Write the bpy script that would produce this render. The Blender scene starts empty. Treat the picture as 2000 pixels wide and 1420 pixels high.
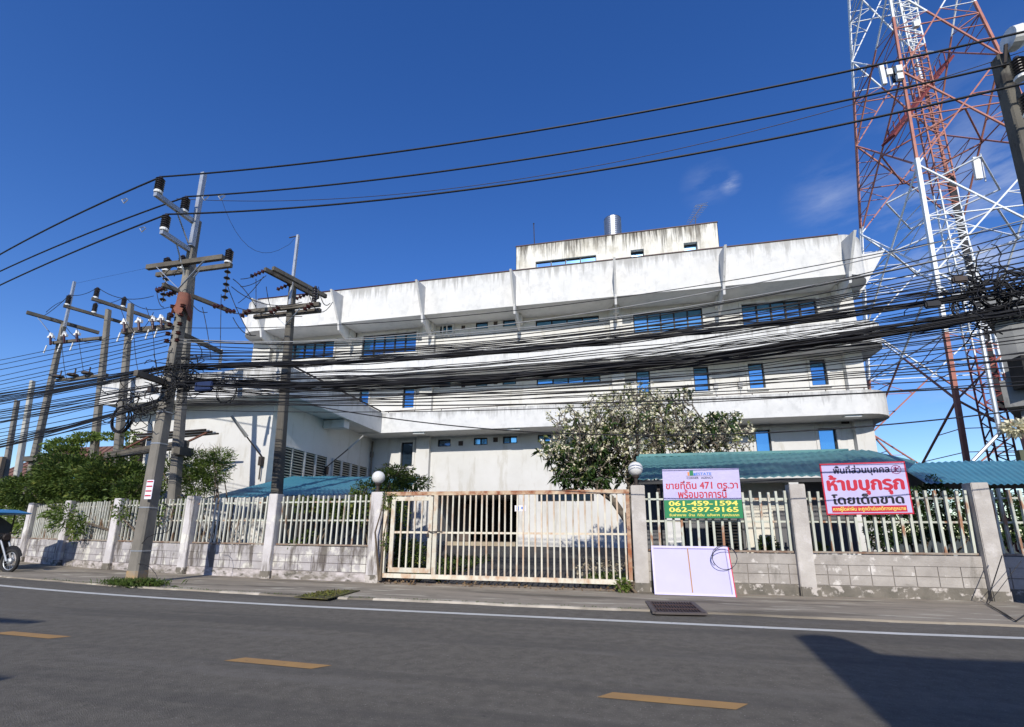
import bpy, math, random
import numpy as np
from mathutils import Vector, Matrix
random.seed(7)
RNG = np.random.default_rng(11)
C = bpy.context.scene.collection
R = math.radians

# ------------------------------------------------------------------ camera
CF, PITCH, YAW, ROLL, CY = 922.81, 0.2153884, -0.2177608, 0.0078253, 838.1
CAM = np.array([0.0, 0.0, 1.25])
_f = np.array([math.sin(YAW)*math.cos(PITCH), math.cos(YAW)*math.cos(PITCH), math.sin(PITCH)])
_rt = np.array([math.cos(YAW), -math.sin(YAW), 0.0]); _up = np.cross(_rt, _f)
AX = _rt*math.cos(ROLL)+_up*math.sin(ROLL); AY = -_rt*math.sin(ROLL)+_up*math.cos(ROLL)
cam = bpy.data.cameras.new('camera'); camo = bpy.data.objects.new('camera', cam); C.objects.link(camo)
cam.sensor_fit = 'HORIZONTAL'; cam.sensor_width = 36; cam.lens = CF/2000*36
cam.shift_y = (CY-710)/2000; cam.clip_end = 3000; cam.clip_start = 0.05
camo.matrix_world = Matrix(((AX[0], AY[0], -_f[0], CAM[0]), (AX[1], AY[1], -_f[1], CAM[1]), (AX[2], AY[2], -_f[2], CAM[2]), (0, 0, 0, 1)))
bpy.context.scene.camera = camo

# ------------------------------------------------------------------ light
SUN_EL, SUN_AZ = 29.5, -4.0          # degrees; light travels towards +Y (and a touch +X)
w = bpy.data.worlds.new('World'); bpy.context.scene.world = w; w.use_nodes = True
nt = w.node_tree; bg = nt.nodes['Background']
sky = nt.nodes.new('ShaderNodeTexSky'); sky.sky_type = 'NISHITA'; sky.sun_disc = False
sky.sun_elevation = R(SUN_EL); sky.sun_rotation = R(180+SUN_AZ)
sky.air_density = 1.0; sky.dust_density = 0.25; sky.ozone_density = 3.4; sky.altitude = 0
bg.inputs['Strength'].default_value = 0.090
# thin wisps of cloud low over the right-hand side, fixed to their direction in the sky
tc = nt.nodes.new('ShaderNodeTexCoord')
def wn(t, **k):
    n = nt.nodes.new(t)
    for a, b in k.items(): setattr(n, a, b)
    return n
def wm(op, a, b=None, clamp=False):
    n = wn('ShaderNodeMath', operation=op, use_clamp=clamp)
    for i, v in enumerate((a, b)):
        if v is None: continue
        if isinstance(v, (int, float)): n.inputs[i].default_value = v
        else: nt.links.new(v, n.inputs[i])
    return n.outputs[0]
def sky_dir(px, py):
    d = AX*(px-1000)/CF-AY*(py-CY)/CF+_f
    return d/np.linalg.norm(d)
noise = wn('ShaderNodeTexNoise'); mp = wn('ShaderNodeMapping'); mp.inputs['Scale'].default_value = (3.0, 3.0, 11.0)
mp.inputs['Rotation'].default_value = (0.0, 0.35, 0)
nt.links.new(tc.outputs['Generated'], mp.inputs[0]); nt.links.new(mp.outputs[0], noise.inputs[0])
noise.inputs['Scale'].default_value = 2.2; noise.inputs['Detail'].default_value = 7; noise.inputs['Roughness'].default_value = 0.6
tot = None
for (px, py, width, amt) in ((1428, 358, 0.022, 1.3), (1380, 362, 0.05, 0.35), (1610, 385, 0.07, 0.35), (1930, 400, 0.24, 0.6), (2050, 560, 0.28, 0.6)):
    d = sky_dir(px, py)
    vm = wn('ShaderNodeVectorMath', operation='DISTANCE'); vm.inputs[1].default_value = tuple(d)
    nt.links.new(tc.outputs['Generated'], vm.inputs[0])
    g = wm('SUBTRACT', 1.0, wm('DIVIDE', vm.outputs['Value'], width), True)
    g = wm('MULTIPLY', wm('POWER', g, 1.3), amt)
    tot = g if tot is None else wm('ADD', tot, g)
cr = wn('ShaderNodeMapRange'); cr.inputs['From Min'].default_value = 0.42; cr.inputs['From Max'].default_value = 0.72
nt.links.new(noise.outputs[0], cr.inputs[0])
fac = wm('MULTIPLY', wm('MULTIPLY', cr.outputs[0], tot), 0.75, True)
mx = wn('ShaderNodeMix', data_type='RGBA'); nt.links.new(fac, mx.inputs['Factor'])
hs = wn('ShaderNodeHueSaturation'); hs.inputs['Saturation'].default_value = 1.27; hs.inputs['Hue'].default_value = 0.516
nt.links.new(sky.outputs[0], hs.inputs['Color'])
nt.links.new(hs.outputs[0], mx.inputs['A']); mx.inputs['B'].default_value = (4.4, 4.8, 5.6, 1)
nt.links.new(mx.outputs['Result'], bg.inputs['Color'])
sun = bpy.data.lights.new('sun', 'SUN'); suno = bpy.data.objects.new('sun', sun); C.objects.link(suno)
sun.energy = 2.4; sun.angle = R(0.53); sun.color = (1.0, 0.95, 0.87)
_sd = Vector((math.sin(R(SUN_AZ))*math.cos(R(SUN_EL)), math.cos(R(SUN_AZ))*math.cos(R(SUN_EL)), -math.sin(R(SUN_EL))))
suno.rotation_euler = _sd.to_track_quat('-Z', 'Y').to_euler()
vs = bpy.context.scene.view_settings
vs.view_transform = 'Standard'; vs.look = 'None'; vs.exposure = 0.95; vs.gamma = 1.0; vs.use_curve_mapping = False
bpy.context.scene.cycles.max_bounces = 6

# ------------------------------------------------------------------ picture measurement -> place
def ray(x, y): return AX*(x-1000)/CF-AY*(y-CY)/CF+_f
def onY(x, y, Y): d = ray(x, y); return CAM+d*Y/d[1]
def onX(x, y, X): d = ray(x, y); return CAM+d*X/d[0]
def onZ(x, y, Z): d = ray(x, y); return CAM+d*(Z-CAM[2])/d[2]
def project(P): v = np.array(P)-CAM; return (1000+CF*(v@AX)/(v@_f), CY-CF*(v@AY)/(v@_f))
def bend(X):            # the road, pavement and fence curve away to the left
    if X >= -4: return 0.0
    if X > -34: return 0.0095*(X+4)**2
    return 0.0095*900+0.57*(-34-X)

# ------------------------------------------------------------------ materials
MATS = {}
def mat(name, c1, c2=None, scale=4.0, rough=0.75, bump=0.0, bscale=None, metal=0.0, streak=None, world=True,
        stretch=(1, 1, 1), spec=0.3, c3=None, c3t=0.6, c3scale=1.0, detail=6, vary=0.0, transl=0.0, emit=None, coat=0.0, c3soft=0.08, drip=None):
    if name in MATS: return MATS[name]
    m = bpy.data.materials.new(name); m.use_nodes = True; MATS[name] = m
    t = m.node_tree; p = t.nodes['Principled BSDF']; L = t.links.new
    def N(k, **kw):
        n = t.nodes.new(k)
        for a, b in kw.items(): setattr(n, a, b)
        return n
    p.inputs['Roughness'].default_value = rough; p.inputs['Metallic'].default_value = metal
    p.inputs['Specular IOR Level'].default_value = spec; p.inputs['Coat Weight'].default_value = coat
    if world: src = N('ShaderNodeNewGeometry').outputs['Position']
    else: src = N('ShaderNodeTexCoord').outputs['Object']
    info = N('ShaderNodeObjectInfo')
    if not world:
        va = N('ShaderNodeVectorMath', operation='ADD'); L(src, va.inputs[0])
        cm = N('ShaderNodeVectorMath', operation='SCALE'); cm.inputs[0].default_value = (37, 53, 71); L(info.outputs['Random'], cm.inputs['Scale'])
        L(cm.outputs[0], va.inputs[1]); src = va.outputs[0]
    mp = N('ShaderNodeMapping'); mp.inputs['Scale'].default_value = stretch; L(src, mp.inputs[0])
    def noise(sc, det=detail, vec=None, rgh=0.6):
        n = N('ShaderNodeTexNoise'); n.inputs['Scale'].default_value = sc; n.inputs['Detail'].default_value = det
        n.inputs['Roughness'].default_value = rgh; L(vec or mp.outputs[0], n.inputs['Vector']); return n.outputs[0]
    def ramp(v, a, b):
        r = N('ShaderNodeMapRange'); r.inputs[1].default_value = a; r.inputs[2].default_value = b; L(v, r.inputs[0]); return r.outputs[0]
    def mix(f, a, b):
        x = N('ShaderNodeMix', data_type='RGBA')
        if isinstance(f, (int, float)): x.inputs['Factor'].default_value = f
        else: L(f, x.inputs['Factor'])
        for v, s in ((a, 'A'), (b, 'B')):
            if isinstance(v, tuple): x.inputs[s].default_value = (*v, 1) if len(v) == 3 else v
            else: L(v, x.inputs[s])
        return x.outputs['Result']
    col = mix(ramp(noise(scale), 0.35, 0.65), c1, c2 or tuple(0.85*v for v in c1))
    if c3:
        col = mix(ramp(noise(c3scale, 8), c3t, c3t+c3soft), col, c3)
    if streak:                          # (colour, amount, z scale, threshold) grime running down
        for (sc, amt, zs, th, xs) in streak:
            ms = N('ShaderNodeMapping'); ms.inputs['Scale'].default_value = (xs[0], xs[1], zs) if isinstance(xs, tuple) else (xs, xs, zs); L(src, ms.inputs[0])
            f = ramp(noise(1.0, 8, ms.outputs[0], 0.65), th, th+0.11)
            mu = N('ShaderNodeMath', operation='MULTIPLY'); L(f, mu.inputs[0]); mu.inputs[1].default_value = amt
            col = mix(mu.outputs[0], col, sc)
    if drip:                            # grime running down from an edge at height drip[0], fading over drip[1] metres
        sp = N('ShaderNodeSeparateXYZ'); L(src, sp.inputs[0]); edge = ramp(sp.outputs['Z'], drip[0]-drip[1], drip[0])
        for xs_, zs_, th_, amt_, sc_ in drip[2]:
            ms = N('ShaderNodeMapping'); ms.inputs['Scale'].default_value = (xs_, xs_, zs_); L(src, ms.inputs[0])
            ad = N('ShaderNodeMath', operation='ADD'); L(noise(1.0, 8, ms.outputs[0], 0.65), ad.inputs[0])
            m2 = N('ShaderNodeMath', operation='MULTIPLY'); L(edge, m2.inputs[0]); m2.inputs[1].default_value = 0.30; L(m2.outputs[0], ad.inputs[1])
            mu = N('ShaderNodeMath', operation='MULTIPLY'); L(ramp(ad.outputs[0], th_, th_+.14), mu.inputs[0]); mu.inputs[1].default_value = amt_
            col = mix(mu.outputs[0], col, sc_)
    if vary:
        hv = N('ShaderNodeHueSaturation'); r = ramp(info.outputs['Random'], 0, 1)
        rr = N('ShaderNodeMapRange'); rr.inputs[3].default_value = 1-vary; rr.inputs[4].default_value = 1+vary; L(info.outputs['Random'], rr.inputs[0])
        L(rr.outputs[0], hv.inputs['Value']); L(col, hv.inputs['Color']); col = hv.outputs[0]
    L(col, p.inputs['Base Color'])
    if bump:
        b = N('ShaderNodeBump'); b.inputs['Strength'].default_value = min(1, bump); b.inputs['Distance'].default_value = 0.01*max(1, bump)
        L(noise(bscale or scale*6, 5), b.inputs['Height']); L(b.outputs[0], p.inputs['Normal'])
    if transl:
        tr = N('ShaderNodeBsdfTranslucent'); L(col, tr.inputs['Color']); ms = N('ShaderNodeMixShader'); ms.inputs[0].default_value = transl
        out = t.nodes['Material Output']; L(p.outputs[0], ms.inputs[1]); L(tr.outputs[0], ms.inputs[2]); L(ms.outputs[0], out.inputs[0])
    return m

GRIME = (0.10, 0.09, 0.075)
stucco = mat('white_stucco', (0.62, 0.61, 0.58), (0.57, 0.56, 0.525), 0.7, 0.9, bump=0.3, bscale=22, streak=[((0.40, 0.37, 0.30), 0.45, 0.5, 0.55, 2.6), ((0.5, 0.48, 0.43), 0.3, 1.2, 0.55, 0.8)])
parapet = mat('stained_parapet', (0.65, 0.64, 0.615), (0.585, 0.58, 0.56), 1.8, 0.9, bump=0.4, bscale=14, streak=[((0.30, 0.29, 0.27), 0.4, 0.45, 0.57, 3.6), ((0.45, 0.45, 0.44), 0.38, 1.9, 0.55, 2.2), ((0.13, 0.12, 0.11), 0.6, 0.9, 0.62, 6.0)])
PAR = {}
for nm_, zt_, ln_ in (('top', 15.0, 1.3), ('middle', 10.66, .8), ('low', 7.44, .8)):
    PAR[nm_] = mat('stained_band_'+nm_, (0.66, 0.65, 0.625), (0.595, 0.59, 0.565), 1.8, 0.9, bump=0.4, bscale=14,
                   streak=[((0.30, 0.29, 0.27), 0.3, 0.45, 0.58, 3.6), ((0.44, 0.44, 0.43), 0.4, 1.9, 0.54, 2.2)],
                   drip=(zt_, ln_, ((5.0, .35, .70, .55, (0.20, 0.19, 0.17)), (1.6, .8, .70, .45, (0.36, 0.35, 0.33)))))
penth = mat('weathered_penthouse', (0.70, 0.68, 0.61), (0.60, 0.57, 0.49), 1.0, 0.92, bump=0.4, bscale=10,
            streak=[((0.36, 0.33, 0.25), 0.5, 0.7, 0.52, 1.3), ((0.10, 0.09, 0.075), 0.5, 0.35, 0.60, 6)],
            drip=(18.6, 2.6, ((5.0, .30, .71, .8, (0.08, 0.07, 0.058)), (1.2, .5, .74, .6, (0.16, 0.14, 0.11)), (11.0, .4, .75, .85, (0.05, 0.045, 0.036)))))
soffit = mat('soffit', (0.62, 0.62, 0.58), (0.52, 0.52, 0.47), 0.8, 0.9)
trim_red = mat('dark_red_coping', (0.06, 0.014, 0.018), (0.03, 0.01, 0.012), 3, 0.5)
frame_m = mat('dark_bronze_frame', (0.018, 0.017, 0.016), (0.03, 0.028, 0.025), 6, 0.45, metal=0.3)
glass_b = mat('blue_mirror_glass', (0.13, 0.34, 0.55), (0.11, 0.30, 0.50), 0.35, 0.06, metal=0.9, spec=0.8, world=True, vary=0.16)
glass_d = mat('dark_blue_glass', (0.10, 0.16, 0.24), (0.07, 0.12, 0.19), 0.5, 0.06, metal=0.85, spec=0.8)
vent_m = mat('vent_brown', (0.07, 0.05, 0.04), (0.04, 0.03, 0.03), 8, 0.7)
asph = mat('road_asphalt', (0.178, 0.162, 0.133), (0.132, 0.12, 0.099), 7.0, 0.9, bump=1.6, bscale=110, c3=(0.36, 0.335, 0.29), c3t=0.60, c3scale=60, streak=[((0.10, 0.094, 0.083), 0.55, 1, 0.50, (0.10, 1.1)), ((0.21, 0.195, 0.17), 0.4, 1, 0.55, (0.16, 1.7)), ((0.04, 0.038, 0.035), 0.7, 1, 0.655, (1.6, 4.5)), ((0.06, 0.056, 0.05), 0.6, 1, 0.60, (14.0, 18.0)), ((0.14, 0.135, 0.12), 0.5, 1, 0.60, (9.0, 11.0))], spec=0.2)
conc_p = mat('pavement_concrete', (0.33, 0.285, 0.22), (0.23, 0.20, 0.155), 0.9, 0.92, bump=1.2, bscale=40, c3=(0.46, 0.42, 0.33), c3t=0.56, c3scale=2.6, stretch=(0.35, 1.8, 1), spec=0.2, streak=[((0.12, 0.105, 0.082), 0.8, 1, 0.52, (0.25, 1.6)), ((0.06, 0.055, 0.048), 0.7, 1, 0.60, (1.2, 6.0)), ((0.32, 0.29, 0.24), 0.5, 1, 0.64, (2.0, 14.0))])
pave_e = mat('pavement_edge', (0.50, 0.45, 0.37), (0.28, 0.25, 0.20), 2.2, 0.92, bump=0.6, bscale=30, spec=0.2)
yard_m = mat('yard_asphalt', (0.058, 0.056, 0.056), (0.042, 0.041, 0.042), 0.8, 0.9, bump=0.6, bscale=50, c3=(0.09, 0.08, 0.06), c3t=0.62, c3scale=1.7)
ground_m = mat('earth', (0.07, 0.075, 0.035), (0.10, 0.085, 0.055), 0.15, 0.95)
linew = mat('white_line_paint', (0.60, 0.60, 0.56), (0.50, 0.50, 0.46), 3, 0.7, c3=(0.22, 0.22, 0.21), c3t=0.63, c3scale=14, bump=0.4, bscale=60)
liney = mat('ochre_line_paint', (0.40, 0.235, 0.085), (0.33, 0.20, 0.085), 3, 0.75, c3=(0.14, 0.11, 0.08), c3t=0.63, c3scale=14, bump=0.4, bscale=60)
wall_l = mat('lilac_stained_wall', (0.46, 0.435, 0.43), (0.35, 0.33, 0.325), 1.8, 0.92, bump=0.8, bscale=26, c3=(0.62, 0.60, 0.54), c3t=0.52, c3scale=3.3,
             streak=[((0.09, 0.075, 0.06), 0.85, 0.7, 0.50, 3.4), ((0.13, 0.11, 0.09), 0.6, 2.5, 0.57, 1.2)])
wall_r = mat('grey_rendered_wall', (0.42, 0.39, 0.355), (0.30, 0.275, 0.25), 1.8, 0.92, bump=0.8, bscale=26, c3=(0.62, 0.59, 0.55), c3t=0.58, c3scale=4.1,
             streak=[((0.11, 0.10, 0.08), 0.6, 0.7, 0.57, 2.5), ((0.17, 0.155, 0.13), 0.5, 2.5, 0.57, 1.0)])
pillar_l = mat('lilac_pillar', (0.62, 0.595, 0.59), (0.50, 0.475, 0.47), 2.2, 0.9, bump=0.7, bscale=26, c3=(0.72, 0.70, 0.64), c3t=0.56, c3scale=2.1, streak=[((0.12, 0.10, 0.08), 0.8, 0.6, 0.52, 5)])
pillar_r = mat('grey_pillar', (0.52, 0.49, 0.45), (0.40, 0.37, 0.34), 2.2, 0.9, bump=0.7, bscale=26, c3=(0.56, 0.53, 0.50), c3t=0.58, c3scale=2.1, streak=[((0.10, 0.09, 0.07), 0.7, 0.6, 0.6, 4)])
base_r = mat('dirty_wall_foot', (0.20, 0.18, 0.15), (0.13, 0.12, 0.10), 3, 0.95, bump=1.0, bscale=24, c3=(0.50, 0.46, 0.42), c3t=0.52, c3scale=5)
bar_l = mat('pale_fence_paint', (0.60, 0.60, 0.53), (0.50, 0.50, 0.43), 5, 0.7, world=False, c3=(0.24, 0.15, 0.09), c3t=0.56, c3scale=5, stretch=(1, 1, .35), vary=0.12)
bar_r = mat('mint_rusty_paint', (0.53, 0.56, 0.48), (0.45, 0.46, 0.39), 5, 0.7, world=False, c3=(0.32, 0.17, 0.10), c3t=0.545, c3scale=6, stretch=(1, 1, .35), vary=0.12)
gate_m = mat('rusty_gate_paint', (0.66, 0.62, 0.51), (0.56, 0.54, 0.45), 5, 0.68, world=False, c3=(0.38, 0.18, 0.08), c3t=0.52, c3scale=4.2, stretch=(1, 1, .5), vary=0.1, c3soft=0.22, streak=[((0.45, 0.24, 0.11), 0.5, 2.0, 0.5, 3.0)])
gate_top = mat('rusty_gate_head', (0.60, 0.50, 0.36), (0.34, 0.14, 0.06), 3.2, 0.75, world=True, c3=(0.20, 0.055, 0.03), c3t=0.5, c3scale=3.2, c3soft=0.2)
pole_m = mat('pole_concrete', (0.23, 0.212, 0.18), (0.145, 0.135, 0.115), 2.0, 0.9, bump=0.6, bscale=30, c3=(0.15, 0.14, 0.125), c3t=0.62, c3scale=3, stretch=(1, 1, .5))
pole_d = mat('dark_pole_concrete', (0.13, 0.12, 0.10), (0.085, 0.078, 0.066), 2.0, 0.9, bump=0.6, bscale=30, c3=(0.05, 0.045, 0.04), c3t=0.58, c3scale=3, stretch=(1, 1, .4))
beam_m = mat('weathered_beam', (0.14, 0.125, 0.10), (0.08, 0.07, 0.058), 2.5, 0.9, bump=0.6, bscale=30)
steel = mat('galvanised_steel', (0.45, 0.47, 0.49), (0.36, 0.38, 0.40), 4, 0.45, metal=0.6)
tank_m = mat('stainless_tank', (0.42, 0.44, 0.46), (0.34, 0.36, 0.39), 2, 0.42, metal=0.95, stretch=(1, 1, 8))
black = mat('black_cable', (0.012, 0.012, 0.014), (0.018, 0.018, 0.02), 5, 0.55)
cable_g = mat('grey_cable', (0.34, 0.34, 0.33), (0.26, 0.26, 0.26), 5, 0.5)
rubber = mat('black_porcelain', (0.02, 0.018, 0.018), (0.03, 0.025, 0.025), 5, 0.3, spec=0.5)
brown = mat('brown_porcelain', (0.055, 0.014, 0.010), (0.04, 0.012, 0.010), 5, 0.25, spec=0.6)
white_p = mat('white_porcelain', (0.75, 0.75, 0.72), (0.65, 0.65, 0.62), 5, 0.35)
rust_red = mat('tower_red_paint', (0.43, 0.19, 0.14), (0.34, 0.13, 0.10), 1.5, 0.65)
tow_white = mat('tower_white_paint', (0.74, 0.76, 0.77), (0.64, 0.66, 0.67), 1.5, 0.6)
dark_red = mat('dark_red_steel', (0.22, 0.045, 0.04), (0.16, 0.035, 0.03), 1.5, 0.6)
teal = mat('teal_roof_sheet', (0.10, 0.245, 0.245), (0.085, 0.21, 0.215), 1.0, 0.5, streak=[((0.05, 0.12, 0.13), 0.5, 0.4, 0.55, 3)], c3=(0.05, 0.13, 0.13), c3t=0.66, c3scale=1.4, metal=0.1)
blue_r = mat('blue_roof_sheet', (0.07, 0.25, 0.33), (0.055, 0.20, 0.28), 1.0, 0.5, c3=(0.04, 0.13, 0.18), c3t=0.64, c3scale=1.3, metal=0.1)
cream = mat('cream_wall', (0.74, 0.70, 0.60), (0.66, 0.62, 0.52), 1.2, 0.9, bump=0.3, bscale=20)
greyw = mat('grey_wall', (0.16, 0.16, 0.165), (0.13, 0.13, 0.135), 1.2, 0.9, bump=0.3, bscale=20)
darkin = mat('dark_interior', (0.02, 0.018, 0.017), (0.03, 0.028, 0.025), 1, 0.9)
greyb = mat('dark_grey_concrete', (0.24, 0.24, 0.23), (0.17, 0.17, 0.165), 0.8, 0.92, bump=0.4, bscale=12, streak=[((0.05, 0.05, 0.05), 0.6, 0.5, 0.56, 1.4)])
leaf1 = mat('leaf_green', (0.125, 0.185, 0.035), (0.06, 0.10, 0.02), 3.0, 0.6, transl=0.3, c3=(0.23, 0.25, 0.05), c3t=0.56, c3scale=2.5)
leaf2 = mat('leaf_feathery', (0.19, 0.26, 0.05), (0.11, 0.17, 0.035), 2.0, 0.6, transl=0.35, c3=(0.12, 0.15, 0.04), c3t=0.6, c3scale=4)
leaf3 = mat('leaf_dark_glossy', (0.045, 0.085, 0.02), (0.028, 0.058, 0.015), 3.0, 0.42, transl=0.2, c3=(0.06, 0.10, 0.02), c3t=0.62, c3scale=5)
twig = mat('dry_twig', (0.17, 0.13, 0.09), (0.11, 0.085, 0.06), 4, 0.9)
bark = mat('frangipani_bark', (0.19, 0.165, 0.135), (0.12, 0.10, 0.08), 4, 0.9, bump=0.6, bscale=20)
petal = mat('cream_petal', (0.84, 0.80, 0.62), (0.80, 0.74, 0.50), 7, 0.7, transl=0.25)
grass_m = mat('grass_blade', (0.10, 0.16, 0.03), (0.07, 0.11, 0.025), 6, 0.7, transl=0.3, c3=(0.2, 0.18, 0.07), c3t=0.6, c3scale=8)
litter_m = mat('dead_leaves', (0.13, 0.08, 0.045), (0.22, 0.16, 0.09), 9, 0.9, c3=(0.4, 0.36, 0.28), c3t=0.66, c3scale=12)
lilac = mat('lilac_vinyl', (0.50, 0.46, 0.70), (0.47, 0.43, 0.67), 2, 0.45, spec=0.4, bump=1.5, bscale=2.5)
lilac2 = mat('lilac_vinyl_back', (0.47, 0.445, 0.66), (0.44, 0.415, 0.63), 1.3, 0.5, bump=0.5, bscale=5)
red_i = mat('red_ink', (0.50, 0.022, 0.05), (0.46, 0.02, 0.045), 4, 0.5)
navy_i = mat('navy_ink', (0.02, 0.018, 0.06), (0.02, 0.018, 0.05), 4, 0.5)
blk_i = mat('black_ink', (0.012, 0.012, 0.018), (0.012, 0.012, 0.02), 4, 0.5)
grn_i = mat('green_vinyl', (0.02, 0.215, 0.085), (0.018, 0.20, 0.08), 3, 0.45)
yel_i = mat('yellow_ink', (0.86, 0.74, 0.14), (0.84, 0.72, 0.14), 4, 0.5)
org_i = mat('orange_ink', (0.75, 0.27, 0.08), (0.72, 0.25, 0.08), 4, 0.5)
blu_i = mat('blue_ink', (0.06, 0.20, 0.62), (0.05, 0.18, 0.60), 4, 0.5)
wht_i = mat('white_vinyl', (0.78, 0.76, 0.82), (0.75, 0.73, 0.80), 4, 0.5)
globe_m = mat('opal_globe', (0.74, 0.74, 0.72), (0.66, 0.66, 0.64), 3, 0.22, coat=0.4, c3=(0.4, 0.38, 0.28), c3t=0.68, c3scale=6, spec=0.5)
iron = mat('dark_iron', (0.05, 0.045, 0.042), (0.08, 0.06, 0.05), 6, 0.6, metal=0.5)
grate_m = mat('rusty_grate', (0.085, 0.05, 0.042), (0.06, 0.042, 0.038), 9, 0.7, metal=0.3)
wood = mat('raw_wood', (0.46, 0.26, 0.14), (0.38, 0.2, 0.1), 6, 0.8)
canopy_b = mat('blue_canopy', (0.06, 0.24, 0.48), (0.05, 0.20, 0.42), 3, 0.5)
tyre_m = mat('tyre_rubber', (0.02, 0.02, 0.02), (0.03, 0.03, 0.03), 6, 0.85)
brick_r = mat('brown_tiles', (0.19, 0.095, 0.075), (0.14, 0.075, 0.06), 1, 0.85, streak=[((0.07, 0.05, 0.045), 0.5, 0.6, 0.55, 1.2)])
clothm = mat('faded_orange_mesh', (0.33, 0.13, 0.085), (0.25, 0.11, 0.08), 6, 0.8, transl=0.3)

# ------------------------------------------------------------------ building tools
class MB:
    def __init__(s): s.v = []; s.f = []; s.m = []
    def add(s, vs, fs, k=0):
        n = len(s.v); s.v.extend([tuple(float(c) for c in p) for p in vs]); s.f.extend([tuple(n+i for i in f) for f in fs]); s.m.extend([k]*len(fs)); return s
    def box(s, x0, x1, y0, y1, z0, z1, k=0):
        vs = [(x, y, z) for x in (x0, x1) for y in (y0, y1) for z in (z0, z1)]
        return s.add(vs, [(0, 1, 3, 2), (4, 6, 7, 5), (0, 4, 5, 1), (2, 3, 7, 6), (0, 2, 6, 4), (1, 5, 7, 3)], k)
    def beam(s, a, b, w, h=None, k=0, up=(0, 0, 1), w2=None, h2=None):     # rectangular bar a -> b
        a, b = np.array(a, float), np.array(b, float); h = h or w; w2 = w2 or w; h2 = h2 or h
        d = b-a; d /= np.linalg.norm(d)+1e-9; u = np.array(up, float)
        if abs(d@u) > 0.97: u = np.array((0, 1.0, 0)) if abs(d[1]) < 0.9 else np.array((1.0, 0, 0))
        r = np.cross(d, u); r /= np.linalg.norm(r); q = np.cross(r, d)
        vs = [a+r*i*w/2+q*j*h/2 for i, j in ((-1, -1), (1, -1), (1, 1), (-1, 1))]+[b+r*i*w2/2+q*j*h2/2 for i, j in ((-1, -1), (1, -1), (1, 1), (-1, 1))]
        return s.add(vs, [(0, 3, 2, 1), (4, 5, 6, 7), (0, 1, 5, 4), (1, 2, 6, 5), (2, 3, 7, 6), (3, 0, 4, 7)], k)
    def tube(s, pts, r, n=6, k=0, cap=True):
        P = [np.array(p, float) for p in pts]; m = len(P); rr = r if hasattr(r, '__len__') else [r]*m
        vs = []; prev = None
        for i in range(m):
            d = P[min(i+1, m-1)]-P[max(i-1, 0)]; d /= np.linalg.norm(d)+1e-9
            if prev is None:
                u = np.array((0, 0, 1.0)) if abs(d[2]) < 0.9 else np.array((1.0, 0, 0))
            else: u = prev
            a = np.cross(d, u); a /= np.linalg.norm(a)+1e-9; b = np.cross(a, d); prev = b
            for j in range(n):
                t = 2*math.pi*j/n; vs.append(P[i]+(a*math.cos(t)+b*math.sin(t))*rr[i])
        fs = [(i*n+j, i*n+(j+1) % n, (i+1)*n+(j+1) % n, (i+1)*n+j) for i in range(m-1) for j in range(n)]
        if cap: fs += [tuple(range(n-1, -1, -1)), tuple((m-1)*n+j for j in range(n))]
        return s.add(vs, fs, k)
    def lathe(s, prof, c, n=12, k=0, axis='z'):
        vs = []
        for r, h in prof:
            for j in range(n):
                t = 2*math.pi*j/n; a, b = r*math.cos(t), r*math.sin(t)
                p = (a, b, h) if axis == 'z' else ((h, a, b) if axis == 'x' else (a, h, b))
                vs.append((c[0]+p[0], c[1]+p[1], c[2]+p[2]))
        m = len(prof)
        fs = [(i*n+j, i*n+(j+1) % n, (i+1)*n+(j+1) % n, (i+1)*n+j) for i in range(m-1) for j in range(n)]
        fs += [tuple(range(n-1, -1, -1)), tuple((m-1)*n+j for j in range(n))]
        return s.add(vs, fs, k)
    def prism(s, poly, e, k=0):                                     # closed planar polygon swept by vector e
        P = [np.array(p, float) for p in poly]; e = np.array(e, float); n = len(P)
        return s.add(P+[p+e for p in P], [tuple(range(n-1, -1, -1)), tuple(range(n, 2*n))]+[(i, (i+1) % n, n+(i+1) % n, n+i) for i in range(n)], k)
    def mesh(s, name, mats, off=(0, 0, 0)):
        me = bpy.data.meshes.new(name); o = np.array(off)
        me.from_pydata([tuple(np.array(p)-o) for p in s.v] if any(off) else s.v, [], s.f)
        for m in (mats if isinstance(mats, (list, tuple)) else [mats]): me.materials.append(m)
        if any(s.m): me.polygons.foreach_set('material_index', s.m)
        me.update(); return me
    def build(s, name, mats, parent=None, smooth=False, bevel=0, **tags):
        off = (0, 0, 0)
        q = parent
        while q is not None: off = tuple(np.array(off)+np.array(q.location)); q = q.parent
        me = s.mesh(name, mats, off)
        if bevel or True:
            import bmesh
            bm = bmesh.new(); bm.from_mesh(me); bmesh.ops.recalc_face_normals(bm, faces=bm.faces)
            if bevel: bmesh.ops.bevel(bm, geom=[e for e in bm.edges if e.is_manifold and e.calc_face_angle(0) > 0.5], offset=bevel, segments=2, affect='EDGES', clamp_overlap=True)
            bm.to_mesh(me); bm.free()
        if smooth: me.polygons.foreach_set('use_smooth', [True]*len(me.polygons))
        return link(name, me, parent, **tags)
def link(name, data, parent=None, loc=None, rot=None, scale=None, **tags):
    o = bpy.data.objects.new(name, data); C.objects.link(o)
    if parent is not None: o.parent = parent
    if loc is not None: o.location = loc
    if rot is not None: o.rotation_euler = rot
    if scale is not None: o.scale = scale
    for k, v in tags.items(): o[k] = v
    return o
def thing(name, label, cat, loc=(0, 0, 0), group=None):
    o = bpy.data.objects.new(name, None); C.objects.link(o); o.location = tuple(float(c) for c in loc); o.empty_display_size = 0.2
    o['label'] = label; o['category'] = cat
    if group: o['group'] = group
    return o
def one(o, label, cat, group=None):
    o['label'] = label; o['category'] = cat
    if group: o['group'] = group
    return o
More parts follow.
